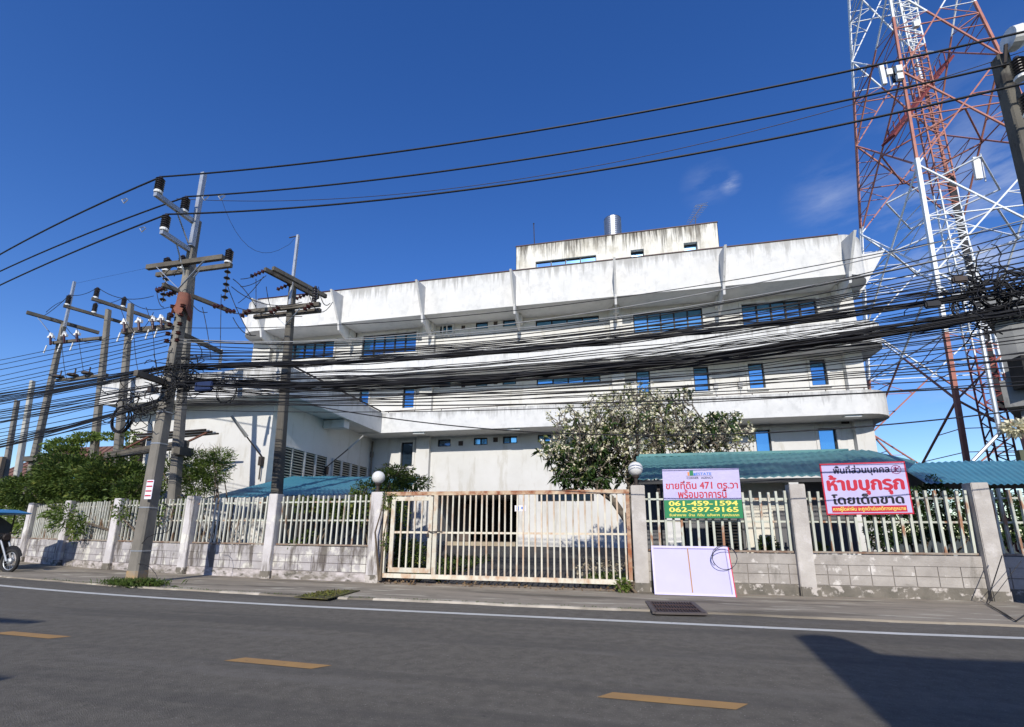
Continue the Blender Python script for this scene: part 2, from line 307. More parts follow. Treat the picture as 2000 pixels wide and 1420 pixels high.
def fastmesh(name, V, F, mats, parent=None, midx=None, smooth=False, **tags):
    V = np.asarray(V, dtype=np.float32); F = np.asarray(F, dtype=np.int32); off = np.zeros(3, dtype=np.float32); q = parent
    while q is not None: off += np.array(q.location, dtype=np.float32); q = q.parent
    V = V-off
    me = bpy.data.meshes.new(name); k = F.shape[1]
    me.vertices.add(len(V)); me.vertices.foreach_set('co', V.ravel())
    me.loops.add(F.size); me.loops.foreach_set('vertex_index', F.ravel())
    me.polygons.add(len(F)); me.polygons.foreach_set('loop_start', np.arange(0, F.size, k, dtype=np.int32)); me.polygons.foreach_set('loop_total', np.full(len(F), k, dtype=np.int32))
    for m in (mats if isinstance(mats, (list, tuple)) else [mats]): me.materials.append(m)
    if midx is not None: me.polygons.foreach_set('material_index', np.asarray(midx, dtype=np.int32))
    if smooth: me.polygons.foreach_set('use_smooth', np.ones(len(F), dtype=bool))
    me.update(calc_edges=True)
    return link(name, me, parent, **tags)
def leaves(P, length, width, dirs=None, droop=0.3, rng=RNG):          # one bent leaf (two quads) at every point
    P = np.asarray(P); n = len(P)
    d = rng.normal(size=(n, 3)) if dirs is None else np.asarray(dirs)+rng.normal(size=(n, 3))*0.25
    d /= np.linalg.norm(d, axis=1, keepdims=True)+1e-9
    u = rng.normal(size=(n, 3)); r = np.cross(d, u); r /= np.linalg.norm(r, axis=1, keepdims=True)+1e-9
    L = (length*(0.6+0.8*rng.random(n)))[:, None]; W = (width*(0.7+0.6*rng.random(n)))[:, None]
    dn = np.array((0, 0, -1.0))
    m = P+d*L*0.5; t = P+d*L+dn*L*droop
    V = np.stack([P, m-r*W/2, m+r*W/2, t], 1).reshape(-1, 3)
    b = np.arange(n)[:, None]*4
    return V, np.concatenate([b+np.array([[0, 1, 3]]), b+np.array([[0, 3, 2]])], 0)
def wall_holes(mb, x0, x1, z0, z1, Y, holes, depth=0.16, k=0):        # front wall with real openings and reveals
    xs = sorted(set([x0, x1]+[h[0] for h in holes]+[h[1] for h in holes])); zs = sorted(set([z0, z1]+[h[2] for h in holes]+[h[3] for h in holes]))
    for i in range(len(xs)-1):
        for j in range(len(zs)-1):
            cx, cz = (xs[i]+xs[i+1])/2, (zs[j]+zs[j+1])/2
            if cx < x0 or cx > x1 or cz < z0 or cz > z1: continue
            if any(h[0] < cx < h[1] and h[2] < cz < h[3] for h in holes): continue
            mb.add([(xs[i], Y, zs[j]), (xs[i+1], Y, zs[j]), (xs[i+1], Y, zs[j+1]), (xs[i], Y, zs[j+1])], [(0, 1, 2, 3)], k)
    for a, b, c, d in holes:
        q = [(a, c), (b, c), (b, d), (a, d)]
        for i in range(4):
            p, r = q[i], q[(i+1) % 4]
            mb.add([(p[0], Y, p[1]), (r[0], Y, r[1]), (r[0], Y+depth, r[1]), (p[0], Y+depth, p[1])], [(0, 1, 2, 3)], k)

# ================================================================== the ground
def strip(name, y0f, y1f, z, m, xs, uv=None, zf=None):
    mb = MB()
    for i in range(len(xs)-1):
        a, b = xs[i], xs[i+1]
        mb.add([(a, y0f(a), z), (b, y0f(b), z), (b, y1f(b), z), (a, y1f(a), z)], [(0, 1, 2, 3)])
    return mb.build(name, m, kind='structure')
XS = [-160, -120, -90, -70, -55, -45, -40, -36, -33, -30, -27, -24, -22, -20, -18, -16, -14, -12, -10, -8, -6, -4, 0, 4, 8, 12, 30, 80, 160]
g = MB().box(-900, 900, -900, 900, -0.5, -0.03).build('ground', ground_m, kind='structure')
strip('road', lambda x: -2.6+bend(x), lambda x: 8.46+bend(x)+0.03*math.sin(x*1.3)+0.02*math.sin(x*4.1), 0.0, asph, sorted(set(XS+[i*0.5 for i in range(-60, 30)])))
PE = lambda x: 8.46+bend(x)+0.03*math.sin(x*1.3)+0.02*math.sin(x*4.1)
WALLY = lambda x: 11.05+bend(x)+(0.055*(x-0.5) if x > 0.5 else 0)
xs5 = [i*0.5 for i in range(-120, 61)]
pm = MB()
for a, b in zip(xs5[:-1], xs5[1:]):
    pm.add([(a, PE(a), 0.0), (b, PE(b), 0.0), (b, PE(b)+0.02, 0.03), (a, PE(a)+0.02, 0.03)], [(0, 1, 2, 3)])
    pm.add([(a, PE(a)+0.02, 0.03), (b, PE(b)+0.02, 0.03), (b, WALLY(b)+0.1, 0.035), (a, WALLY(a)+0.1, 0.035)], [(0, 1, 2, 3)])
pm.build('pavement', conc_p, kind='structure')
ke = MB(); rk = random.Random(4)
for i, a in enumerate(xs5[:-1]):
    if a < -14 or a > 0.2: continue
    if rk.random() < 0.42: continue
    b = a+0.5; wdt = 0.02+0.11*rk.random()
    ke.add([(a, PE(a)+0.015, 0.034), (b, PE(b)+0.015, 0.034), (b-0.03, PE(b)+wdt, 0.039), (a+0.03, PE(a)+wdt*0.8, 0.039), (a, PE(a)-0.01, 0.0), (b, PE(b)-0.01, 0.0)], [(0, 1, 2, 3), (4, 5, 1, 0)])
ke.build('kerb_edge', pave_e, kind='structure')
lw = MB()
for a, b in zip(xs5[:-1], xs5[1:]):
    f = lambda x: 7.5+bend(x)+(0.0 if x < 3.5 else 0.06*(x-3.5)) 
    lw.add([(a, f(a)-0.075, 0.004), (b, f(b)-0.075, 0.004), (b, f(b)+0.075, 0.004), (a, f(a)+0.075, 0.004)], [(0, 1, 2, 3)])
lw.build('edge_line_marking', linew, kind='structure')
for i, xc in enumerate((-14.3, -10.65, -6.98, -3.3, 0.33, 4.0, 7.7)):
    p = onZ(*[(59, 1240.5), (541, 1295.5), (1311, 1369)][i-2], 0) if 2 <= i <= 4 else np.array((xc, 4.15+bend(xc), 0))
    L_ = 0.5; sl = -0.045 if i < 4 else -0.03
    dm = MB(); x, y = p[0], p[1]
    dm.add([(x-L_-0.06, y-L_*sl-0.075, 0.004), (x+L_-0.06, y+L_*sl-0.075, 0.004), (x+L_+0.06, y+L_*sl+0.075, 0.004), (x-L_+0.06, y-L_*sl+0.075, 0.004)], [(0, 1, 2, 3)])
    dm.build('centre_line_dash', liney, kind='structure')
# yard behind the gate, rising gently to the building
ym = MB()
xs_y = [-34, -26, -20, -14, -10, -6, -2, 2, 6, 12, 24]
for a, b in zip(xs_y[:-1], xs_y[1:]):
    ya, yb = WALLY(a)+0.1, WALLY(b)+0.1
    ym.add([(a, ya, 0.03), (b, yb, 0.03), (b, 13.5+bend(b)*.6, 0.10), (a, 13.5+bend(a)*.6, 0.10)], [(0, 1, 2, 3)])
    ym.add([(a, 13.5+bend(a)*.6, 0.10), (b, 13.5+bend(b)*.6, 0.10), (b, 22.9, 0.60), (a, 22.9, 0.60)], [(0, 1, 2, 3)])
ym.build('yard', yard_m, kind='structure')

# ================================================================== main building
FY = 24.0
bld = thing('office_building', 'large white three storey office building with deep bands, blue windows and stained parapet', 'building', (-5, 24, 0.5))
ZT = (12.95, 15.0); ZM = (9.66, 10.66); ZB = (6.36, 7.44)
def z_of(x, y, Y=FY): return onY(x, y, Y)[2]
def x_of(x, y, Y=FY): return onY(x, y, Y)[0]
def rect(x0, y0, x1, y1, Y=FY):           # top-left / bottom-right pixels -> (xa, xb, za, zb)
    ym_ = (y0+y1)/2; a = onY(x0, ym_, Y); b = onY(x1, ym_, Y); xm = (x0+x1)/2
    return (round(a[0], 3), round(b[0], 3), round(z_of(xm, y1, Y), 3), round(z_of(xm, y0, Y), 3))
W_ = []   # (rect, panes, glass, has_surround)
for r, n, s in [((554, 669, 652, 701), 5, 1), ((708, 652, 813, 691), 5, 1), ((1237, 607, 1373, 648), 5, 1), ((1449, 588, 1597, 636), 5, 1),
                ((859, 636, 884, 649), 1, 0), ((929, 629, 953, 642), 1, 0), ((982, 624, 1008, 637), 1, 0), ((1046, 621, 1170, 633), 4, 0)]:
    W_.append((rect(*r), n, glass_b, s))
WM = []
for r, n, s in [((702, 760, 720, 793), 1, 1), ((787, 756, 809, 797), 1, 1), ((858, 744, 880, 757), 1, 0), ((929, 741, 952, 754), 1, 0), ((981, 738, 1008, 751), 1, 0),
                ((1048, 735, 1173, 749), 4, 0), ((1243, 723, 1270, 768), 1, 1), ((1355, 716, 1385, 765), 1, 1), ((1462, 709, 1493, 759), 1, 1), ((1583, 702, 1615, 753), 1, 1)]:
    WM.append((rect(*r), n, glass_b, s))
WG = []
for r, n, s, g_ in [((783, 864, 806, 911), 1, 1, glass_d), ((855, 858, 880, 872), 1, 0, glass_d), ((925, 855, 952, 869), 2, 0, glass_b), ((982, 852, 1010, 866), 2, 0, glass_b), ((1050, 849, 1077, 863), 2, 0, glass_b),
                ((1477, 840, 1507, 905), 1, 1, glass_b), ((1601, 836, 1636, 902), 1, 1, glass_b), ((1051, 960, 1160, 979), 4, 0, glass_d)]:
    WG.append((rect(*r), n, g_, s))
GAR = (x_of(841, 1000), x_of(1011, 1000), 0.75, 3.25)
XL, XR = -21.9, 11.38
wt = MB(); wall_holes(wt, XL, XR, ZM[1]-0.2, ZT[0]+0.1, FY, [q[0] for q in W_]); wt.box(XL, XR, 24.2, 36, ZM[1]-.2, ZT[0]+.1); wt.build('upper_storey_wall', stucco, bld)
wt = MB(); wall_holes(wt, XL, XR, ZB[1]-0.2, ZM[0]+0.1, FY, [q[0] for q in WM]); wt.box(XL, XR, 24.2, 36, ZB[1]-.2, ZM[0]+.1); wt.build('middle_storey_wall', stucco, bld)
wt = MB(); wall_holes(wt, XL, XR, 0.3, ZB[0]+0.1, FY, [q[0] for q in WG]+[GAR])
wt.box(XL, GAR[0], 24.2, 36, 0.3, ZB[0]+.1); wt.box(GAR[1], XR, 24.2, 36, 0.3, ZB[0]+.1); wt.box(GAR[0], GAR[1], 24.2, 36, GAR[3]+.02, ZB[0]+.1)
wt.build('ground_storey_wall', stucco, bld)
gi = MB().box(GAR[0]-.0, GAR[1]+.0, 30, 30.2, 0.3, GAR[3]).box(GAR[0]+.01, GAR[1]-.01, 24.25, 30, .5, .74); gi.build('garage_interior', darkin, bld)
MB().box(GAR[0]+.3, GAR[0]+1.1, 27.5, 27.6, .75, 2.9).build('inner_door', mat('inner_door_m', (.12, .09, .08)), bld)
MB().box(x_of(849, 1000), GAR[1]+0.1, 23.0, 24.0, 0.4, 0.78).build('garage_plinth', mat('plinth', (0.42, 0.36, 0.26), (0.32, 0.26, 0.18), 1.5, 0.9), bld)
MB().box(GAR[1]+0.12, 5.0, 23.55, 24.0, 0.4, 0.86).build('white_plinth', stucco, bld)
def window(r, n, gl, sur, par, Y=FY, tall=False):
    xa, xb, za, zb = r; t = 0.055
    fr = MB(); yf = Y+0.07
    fr.box(xa, xb, yf, yf+0.07, zb-t, zb); fr.box(xa, xb, yf, yf+0.07, za, za+t); fr.box(xa, xa+t, yf, yf+.07, za+t, zb-t); fr.box(xb-t, xb, yf, yf+.07, za+t, zb-t)
    wd = fr.build('window', frame_m, par)
    pw = (xb-xa-2*t)/n
    mb = MB()
    for i in range(1, n):
        x = xa+t+i*pw; mb.box(x-0.035, x+0.035, yf-.01, yf+.06, za+t, zb-t)
    if n > 1: mb.build('mullion', frame_m, wd)
    for i in range(n):
        x0 = xa+t+i*pw+(.036 if i else 0); x1 = xa+t+(i+1)*pw-(.036 if i < n-1 else 0); e = RNG.normal()*0.006; e2 = RNG.normal()*0.006
        pm_ = MB(); pm_.add([(x0, yf+.05, za+t), (x1, yf+.05+e, za+t), (x1, yf+.05+e+e2, zb-t), (x0, yf+.05+e2, zb-t)], [(0, 1, 2, 3)])
        pm_.build('pane', gl, wd)
    if sur:
        s_ = 0.12; p = 0.045; m_ = MB()
        m_.box(xa-s_, xb+s_, Y-p, Y-.002, zb+0.002, zb+s_); m_.box(xa-s_, xa-.002, Y-p, Y-.002, za-.0, zb); m_.box(xb+.002, xb+s_, Y-p, Y-.002, za, zb); m_.box(xa-s_, xb+s_, Y-p-.03, Y-.002, za-s_, za-.002)
        m_.build('window_surround', stucco, wd)
    return wd
for q in W_+WM+WG: window(q[0], q[1], q[2], q[3], bld)
def slab(name, x0, x1, yf, z0, z1, m, r=1.5, yb=36.3, flare=0.0):
    poly = []
    for (cx, cy, a0) in ((x1-r, yf+r, -90), (x1-r, yb-r, 0), (x0+r, yb-r, 90), (x0+r, yf+r, 180)):
        for i in range(9):
            t = R(a0+i*90/8); poly.append((cx+r*math.cos(t), cy+r*math.sin(t)))
    mb = MB(); n = len(poly); ctr = ((x0+x1)/2, (yf+yb)/2)
    lo = [(p[0], p[1], z0) for p in poly]; hi = [(p[0]+math.copysign(flare, p[0]-ctr[0]) if False else p[0], p[1], z1) for p in poly]
    mb.add(lo+hi, [tuple(range(n-1, -1, -1)), tuple(range(n, 2*n))]+[(i, (i+1) % n, n+(i+1) % n, n+i) for i in range(n)], 0)
    return mb.build(name, m, bld)
slab('roof_parapet', -22.3, 12.0, 22.5, ZT[0], ZT[1], PAR['top'], r=1.4)
slab('middle_band', -23.0, 12.25, 22.5, ZM[0], ZM[1], PAR['middle'])
slab('lower_band', -23.0, 12.05, 22.5, ZB[0], ZB[1], PAR['low'])
cp = MB(); cp.box(-20.9, 10.6, 22.46, 22.62, ZT[1]+.002, ZT[1]+0.05); cp.build('roof_coping', trim_red, bld)
hr = MB(); hr.box(-12.0, 11.1, 22.55, 22.60, ZB[1]+0.09, ZB[1]+0.13)
for i in range(16): hr.box(-11.8+i*1.5, -11.77+i*1.5, 22.56, 22.59, ZB[1], ZB[1]+0.09)
hr.build('ledge_rail', iron, bld)
# pilasters on each storey
for px in ((505, 527), (823, 847), (1190, 1214), (1634, 1659)):
    xa, xb = x_of(px[0], 690 if px[0] < 900 else 600, 23.75), x_of(px[1], 690 if px[0] < 900 else 600, 23.75)
    if px[0] == 1634: xb = XR+0.02
    if px[0] == 505: xa = XL-0.02
    for z0, z1 in ((ZM[1], ZT[0]), (ZB[1], ZM[0]), (0.55, ZB[0])):
        MB().box(xa, xb, 23.72, 24.05, z0, z1).build('pilaster', stucco, bld)
# blade fins with brackets along the parapet
def fin(par, pts2, X, t=0.07, yaxis=True, m=None):
    mb = MB()
    if yaxis: mb.prism([(X-t/2-.02, y, z) for y, z in pts2], (t+.04, 0, 0))
    else: mb.prism([(x, X-t/2, z) for x, z in pts2], (0, t, 0))
    return mb.build('roof_fin', m or parapet, par)
for X in (-20.25, -15.13, -10.04, -4.87, 0.33, 5.4, 10.75):
    fin(bld, [(22.52, 14.62), (21.32, 14.43), (22.25, 12.95), (22.38, 12.45), (23.72, 12.05), (23.72, 12.3), (23.72, 12.93), (22.52, 12.93)], X)
    MB().box(X-.02-.13, X+.15, 23.4, 23.98, 12.5, 12.94).build('soffit_block', stucco, bld)
for sx, x0 in ((1, 12.0), (-1, -22.3)):
    for Y in (24.3, 29.5):
        fin(bld, [(x0-sx*.05, 14.85), (x0+sx*1.35, 14.95), (x0+sx*.15, 12.95), (x0-sx*.1, 12.6), (x0-sx*1.1, 12.2), (x0-sx*1.1, 12.93), (x0-sx*.05, 12.93)], Y, yaxis=False)
for X in (-15.1, -10, -4.9, 0.3, 5.4, 10.2):
    for zz in (ZM[0], ZB[0]):
        if zz == ZB[0] and X < -12: continue
        MB().box(X-.35, X+.3, 22.62, 22.95, zz-.09, zz-.002).build('soffit_light', white_p, bld)
# ventilation squares
for (px, py, s, z_) in ((544, 657, 8, 0), (694, 655, 7, 0), (862, 625, 3.5, 0), (905, 640, 6, 0), (968, 632, 6, 0), (1236, 594, 7, 0), (856, 850, 3.5, 0), (900, 866, 7, 0), (968, 859, 7, 0), (1650, 821, 9, 0), (905, 753, 6, 0), (968, 747, 6, 0), (1629, 687, 7, 0)):
    c = onY(px, py, FY); h = s*0.5/28*1.0
    MB().box(c[0]-h, c[0]+h, FY-.03, FY+.02, c[2]-h, c[2]+h).build('vent_grille', vent_m, bld)
for (px, py) in ((1398, 753), (1446, 751)):
    c = onY(px, py, FY-.08); MB().box(c[0]-.1, c[0]+.1, FY-.14, FY-.003, c[2]-.14, c[2]+.14).tube([(c[0], FY-.05, c[2]+.14), (c[0], FY-.05, c[2]+1.3)], .012, 5).tube([(c[0], FY-.05, c[2]-.14), (c[0], FY-.05, c[2]-.5)], .012, 5).build('meter_box', mat('box_grey', (.5, .5, .5)), bld)
for px in (866, 874, 886):
    c = onY(px, 610, FY-.12); MB().tube([(c[0], FY-.12, 12.9), (c[0], FY-.12, 12.35), (c[0]+.12, FY-.12, 12.2)], .045, 7).build('drain_pipe', stucco, bld)
c = onY(1016, 993, FY); 
st = MB().box(c[0]-.28, c[0]+.28, FY-.012, FY-.003, c[2]-.15, c[2]+.15).build('notice_sticker', wht_i, bld, label='small blue and white notice stuck on the wall')
MB().box(c[0]-.2, c[0]-.06, FY-.018, FY-.0125, c[2]-.1, c[2]+.1).box(c[0]+.06, c[0]+.16, FY-.018, FY-.0125, c[2]-.04, c[2]+.08).build('sticker_print', blu_i, st)
# roof-top block
PY = 25.5
rb = [rect(1046, 509, 1165, 524, PY), rect(1232, 487, 1258, 512, PY), rect(1336, 473, 1363, 500, PY)]
rb = [(q[0], q[1], q[2]-.6, q[3]+(.16 if k == 0 else 0)) for k, q in enumerate(rb)]
pb = MB(); xa_, xb_ = x_of(1008, 500, PY), x_of(1403, 460, PY); zt = z_of(1200, 459, PY)
wall_holes(pb, xa_, xb_, 14.9, zt, PY, rb, 0.3); pb.box(xa_, xb_, PY+.35, 31.0, 14.9, zt-.01); pb.box(xa_, xa_+.02, PY, PY+.36, 14.9, zt); pb.box(xb_-.02, xb_, PY, PY+.36, 14.9, zt)
pb.build('rooftop_block', penth, bld)
MB().box(xa_-.03, xb_+.03, PY-.04, PY+.3, zt, zt+.05).build('rooftop_coping', trim_red, bld)
for r_, n_ in zip(rb, (4, 1, 1)): window((r_[0], r_[1], r_[2], r_[3]), n_, mat('pale_sky_glass', (0.30, 0.58, 0.92), (0.26, 0.52, 0.88), .3, .08, metal=.9), 0, bld, PY+(.05 if n_ == 4 else .18))
tk = thing('water_tank', 'shiny stainless steel water tank standing on the rooftop block', 'water tank', (onY(1197, 450, 27.5)[0], 27.5, zt))
tkx = tk.location[0]; rt_ = (x_of(1213, 445, 27.5)-x_of(1180, 445, 27.5))/2*1.03; tz = onY(1197, 427, 27.5)[2]
prof = []
z = zt-0.2
while z < tz-.15: prof += [(rt_, z), (rt_*1.0, z+.07), (rt_*.975, z+.1), (rt_*.975, z+.12)]; z += .14
prof += [(rt_, tz-.1), (rt_*.8, tz-.02), (rt_*.3, tz+.05), (.02, tz+.06)]
MB().lathe([(r, zz) for r, zz in prof], (tkx, 27.5, 0), 28).build('tank_shell', tank_m, tk, smooth=False)
MB().lathe([(.25, tz+.05), (.25, tz+.1), (.02, tz+.13)], (tkx, 27.5, 0), 14).build('tank_lid', tank_m, tk)
an = thing('tv_antenna', 'thin metal television aerial on the right end of the rooftop block', 'antenna', onY(1355, 440, 26.5))
a0, a1 = onY(1347, 437, 26.5), onY(1372, 400, 26.5)
MB().tube([onY(1357, 440, 26.5)-np.array((0, 0, .3)), onY(1359, 424, 26.5)], .02, 5).build('mast', iron, an)
MB().beam(a0, a1, .03).build('boom', iron, an)
for i in range(11):
    c = a0+(a1-a0)*(i+.3)/11; l = .22+.03*i*.5; MB().tube([c+np.array((-l, 0, .05)), c+np.array((l, 0, -.02))], .012, 4).build('element', steel, an)
MB().tube([a1+np.array((-.45, 0, -.05)), a1+np.array((.25, 0, .0))], .014, 4).tube([a1+np.array((-.4, 0, .02)), a1+np.array((.3, 0, .1))], .014, 4).build('reflector', steel, an)
lr = onY(1044, 478, 26.0); lt = onY(1042.5, 437, 26.0)
one(MB().tube([lr-np.array((0, 0, .3)), lt], .028, 6).lathe([(.01, -.05), (.055, 0), (.01, .06)], lt, 8).build('lightning_rod', iron), 'thin black lightning rod with a knob on the left end of the rooftop block', 'lightning rod')

# ------------------------------------------------------------------ annex
anx = thing('annex_building', 'white single storey annex with louvred side wall left of the gate', 'building', (-17, 16, 0.3))
AXR, AXL, AYF = -13.42, -20.5, 16.0
aw = MB(); aw.box(AXL, AXR, AYF, 24.0, 0.1, ZB[0]+.05); aw.build('wall', stucco, anx)
af = MB(); yo = 15.02
poly = [(-21.1, yo), (-12.1, yo), (-12.1, 22.497), (-12.1-.3, 22.497), (-12.4, yo+.3), (-21.1, yo+.3)]
af.box(-21.15, -12.1, yo, 22.49, ZB[0]+.06, ZB[0]+.2); af.box(-21.15, -12.1, yo, yo+.14, ZB[0], ZB[0]+.06)
af.box(-12.25, -12.1, yo+.14, 22.49, ZB[0], ZB[0]+.06)
af.box(-21.15, -12.1, yo, yo+.15, ZB[0]+.2, ZB[1]); af.box(-12.25, -12.1, yo+.15, 22.49, ZB[0]+.2, ZB[1]); af.box(-21.15, -21.0, yo+.15, 24, ZB[0]+.2, ZB[1])
af.build('eaves_band', PAR['low'], anx)
MB().box(-13.38, -12.3, 19.3, 19.75, ZB[0]-.38, ZB[0]).build('eaves_bracket', stucco, anx)
ar = MB().box(-12.2, -12.12, yo, 22.4, ZB[1]+.07, ZB[1]+.12)
ar.build('eaves_rail', iron, anx)
# louvre panels on the side wall
lz0, lz1 = 3.15, onX(600, 884, AXR)[2]
lb = [(onX(a, 905, AXR)[1], onX(b, 905, AXR)[1]) for a, b in ((551, 566), (568, 590), (593, 612), (615, 635), (649, 664), (667, 682), (685, 698), (701, 715))]
sl_mesh = MB().box(-.5, .5, -.5, .5, -.5, .5).mesh('slat', mat('louvre_slat', (.50, .47, .37), (.42, .39, .30), 3, .7))
for i, (y0, y1) in enumerate(lb):
    zt1 = onX((551+ (0))*1.0, 879, AXR)[2] if i < 0 else lz1
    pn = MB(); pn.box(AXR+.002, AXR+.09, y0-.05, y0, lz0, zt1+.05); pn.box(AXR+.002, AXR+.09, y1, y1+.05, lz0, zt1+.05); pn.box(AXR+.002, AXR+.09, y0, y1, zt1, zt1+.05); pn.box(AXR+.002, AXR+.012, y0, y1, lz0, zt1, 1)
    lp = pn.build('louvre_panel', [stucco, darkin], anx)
    ns = 13; hh = (zt1-lz0)/ns
    for k in range(ns):
        link('slat', sl_mesh, lp, loc=tuple(np.array((AXR+.05, (y0+y1)/2, lz0+(k+.5)*hh))-np.array(anx.location)), rot=(0, R(35), 0), scale=(.075, (y1-y0), .02))
# louvred opening on the front
q = rect(257, 862, 276, 940, AYF)
ll = MB(); ll.box(q[0]-.06, q[1]+.06, AYF-.05, AYF-.003, q[2]-.06, q[3]+.06)
lw_ = ll.build('shuttered_window', frame_m, anx)
for k in range(12): MB().box(q[0], q[1], AYF-.09, AYF-.051, q[2]+(q[3]-q[2])*k/12, q[2]+(q[3]-q[2])*(k+.55)/12).build('shutter_slat', vent_m, lw_)
# pipe lamps on the annex
def pipe_lamp(base, knee, tip, label):
    t = thing('wall_lamp', label, 'lamp', base, 'bracket lamps on the annex walls')
    b, k, e = [np.array(v) for v in (base, knee, tip)]
    MB().tube([b-np.array((0, 0, .9)), b, k+(b-k)*.1, k], .028, 6).build('bracket', iron, t)
    MB().beam(k, e, .16, .08, w2=.12, h2=.05).build('lamp_head', mat('lamp_grey', (.35, .34, .31)), t)
    MB().box(b[0]-.07, b[0]+.07, b[1]-.08, b[1]+.08, b[2]-.35, b[2]).build('lamp_box', iron, t)
pipe_lamp(onY(511, 892, 15.9), onY(482, 853, 15.2), onY(452, 812, 14.6), 'slim street lamp on a bent pipe leaning left from the annex front wall')
b_ = onX(638, 912, -13.3); pipe_lamp(b_, onX(679, 878, -12.6), onX(709, 851, -12.1), 'slim bracket lamp pointing right from the louvred annex side wall')
# drain pipe in the corner
one(MB().tube([(-13.3, 23.85, 6.2), (-13.3, 23.85, 4.2), (-13.3, 23.85, 0.6)], .05, 8).lathe([(.09, 0), (.09, .3)], (-13.3, 23.85, 5.3), 8).build('corner_pipe', mat('pipe_brown', (.2, .17, .14))), 'grey brown drain pipe in the corner between annex and main building', 'drain pipe')
# poles in a pipe rack in front of the annex (stacked conduits on brackets)
cr_ = thing('conduit_rack', 'bundle of grey conduits lying on a rusty bracket rack before the annex', 'pipe rack', onY(330, 850, 14.2))
for k in range(5):
    a, b = onY(262+k*4, 849+k*2.2, 14.3), onY(402+k*4, 839+k*1.4, 14.3); MB().tube([a+np.array((0, k*.05, 0)), b+np.array((0, k*.05, 0))], .035, 6).build('conduit', steel if k % 2 else iron, cr_)
for (a, b) in (((243, 877), (290, 853)), ((360, 866), (404, 845))): MB().beam(onY(*a, 14.3), onY(*b, 14.3), .06).build('strut', mat('rust_strut', (.14, .06, .04)), cr_)

# ------------------------------------------------------------------ sheet roofs
def corrugated(name, P, m, parent, along=0, pitch=0.076, amp=0.016, n2=3, thick=0.01):
    # P: four corners a,b (front), c,d (back): a->b is front edge; ribs run from front to back when along=0
    a, b, c, d = [np.array(p, float) for p in P]
    if along: a, b, c, d = d, a, b, c
    L = np.linalg.norm(b-a); n = int(L/pitch*4); V = []
    nrm = np.cross(b-a, d-a); nrm /= np.linalg.norm(nrm); nrm *= np.sign(nrm[2]) or 1
    for j in range(n2+1):
        t = j/n2
        for i in range(n+1):
            s = i/n; p = (a*(1-s)+b*s)*(1-t)+(d*(1-s)+c*s)*t
            V.append(p+nrm*amp*math.sin(2*math.pi*i/4)+nrm*0.012*math.sin(i*.11+j))
    F = [(j*(n+1)+i, j*(n+1)+i+1, (j+1)*(n+1)+i+1, (j+1)*(n+1)+i) for j in range(n2) for i in range(n)]
    return fastmesh(name, V, F, m, parent)
gh = thing('guardhouse', 'low cream and grey gatehouse with a long teal corrugated metal roof', 'gatehouse', (3, 14, 0))
E0, E1 = onY(1243, 938, 12.35), onY(1800, 926, 12.35); T0, T1 = onY(1243, 891, 14.6), onY(1702, 877, 14.6)
E0 = np.array((0.52, 12.35, 2.57)); E1 = np.array((6.7, 12.35, 2.60)); T0 = np.array((0.62, 14.6, 3.52)); T1 = np.array((6.8, 14.6, 3.54))
hp = onY(1748, 903, 12.6)
corrugated('roof_sheet', (E0, np.array((6.35, 12.35, 2.60)), T1, T0), teal, gh, pitch=.2, amp=.018)
rh = MB(); rh.add([np.array((6.35, 12.35, 2.6)), np.array((7.9, 14.6, 3.2)), T1], [(0, 1, 2)]); rh.build('roof_hip', teal, gh)
MB().box(.7, 6.3, 14.55, 14.68, 3.5, 3.58).build('roof_ridge', teal, gh)
MB().box(0.55, 6.4, 12.33, 12.36, 2.46, 2.56).build('eaves_beam', mat('dark_purlin', (.05, .05, .05)), gh)
ghw = MB(); x1a, x1b = x_of(1452, 1000, 13.2), x_of(1537, 1000, 13.2)
MB().box(x1a, x1b, 13.2, 13.5, 0.05, 2.6).build('cream_wall', cream, gh)
MB().box(x_of(1330, 1000, 13.25), x1a-.003, 13.25, 13.5, 0.05, 2.6).build('grey_wall', greyw, gh)
MB().box(x_of(1512, 1020, 13.19), x1b-.05, 13.17, 13.197, 0.05, x_of(0, 0, 1)*0+onY(1520, 997, 13.2)[2]).build('door', greyw, gh)
MB().box(x_of(1575, 1000, 13.2), x_of(1672, 1000, 13.2), 13.2, 13.5, 0.05, 2.6).build('grey_wall', greyw, gh)
MB().box(x1b+.003, x1b+.1, 13.15, 13.5, 0.05, 2.6).build('white_post', stucco, gh)
lx0, lx1 = x_of(1384, 1030, 13.2), x_of(1450, 1030, 13.2); lz = onY(1420, 1070, 13.2)[2], onY(1420, 1016, 13.2)[2]
lf = MB().box(lx0, lx1, 13.2, 13.245, lz[0], lz[1]).build('louvre_window', darkin, gh)
for k in range(9): MB().beam((lx0+.03, 13.17, lz[0]+(k+.5)*(lz[1]-lz[0])/9), (lx1-.03, 13.17, lz[0]+(k+.5)*(lz[1]-lz[0])/9), .05, .008).build('glass_louvre', glass_d, lf)
MB().box(.7, 1.35, 14.3, 14.5, .1, 2.7).build('inner_wall', greyw, gh)
for xx in (1.0, 1.55): MB().box(xx, xx+.07, 12.5, 12.57, 0.05, 2.6).build('roof_post', iron, gh)
for k in range(5):
    xx = x_of(1585+k*21, 1066, 12.6); MB().box(xx-.09, xx+.07, 12.5, 12.7, .7, .87).build('white_kerb_block', white_p, gh)
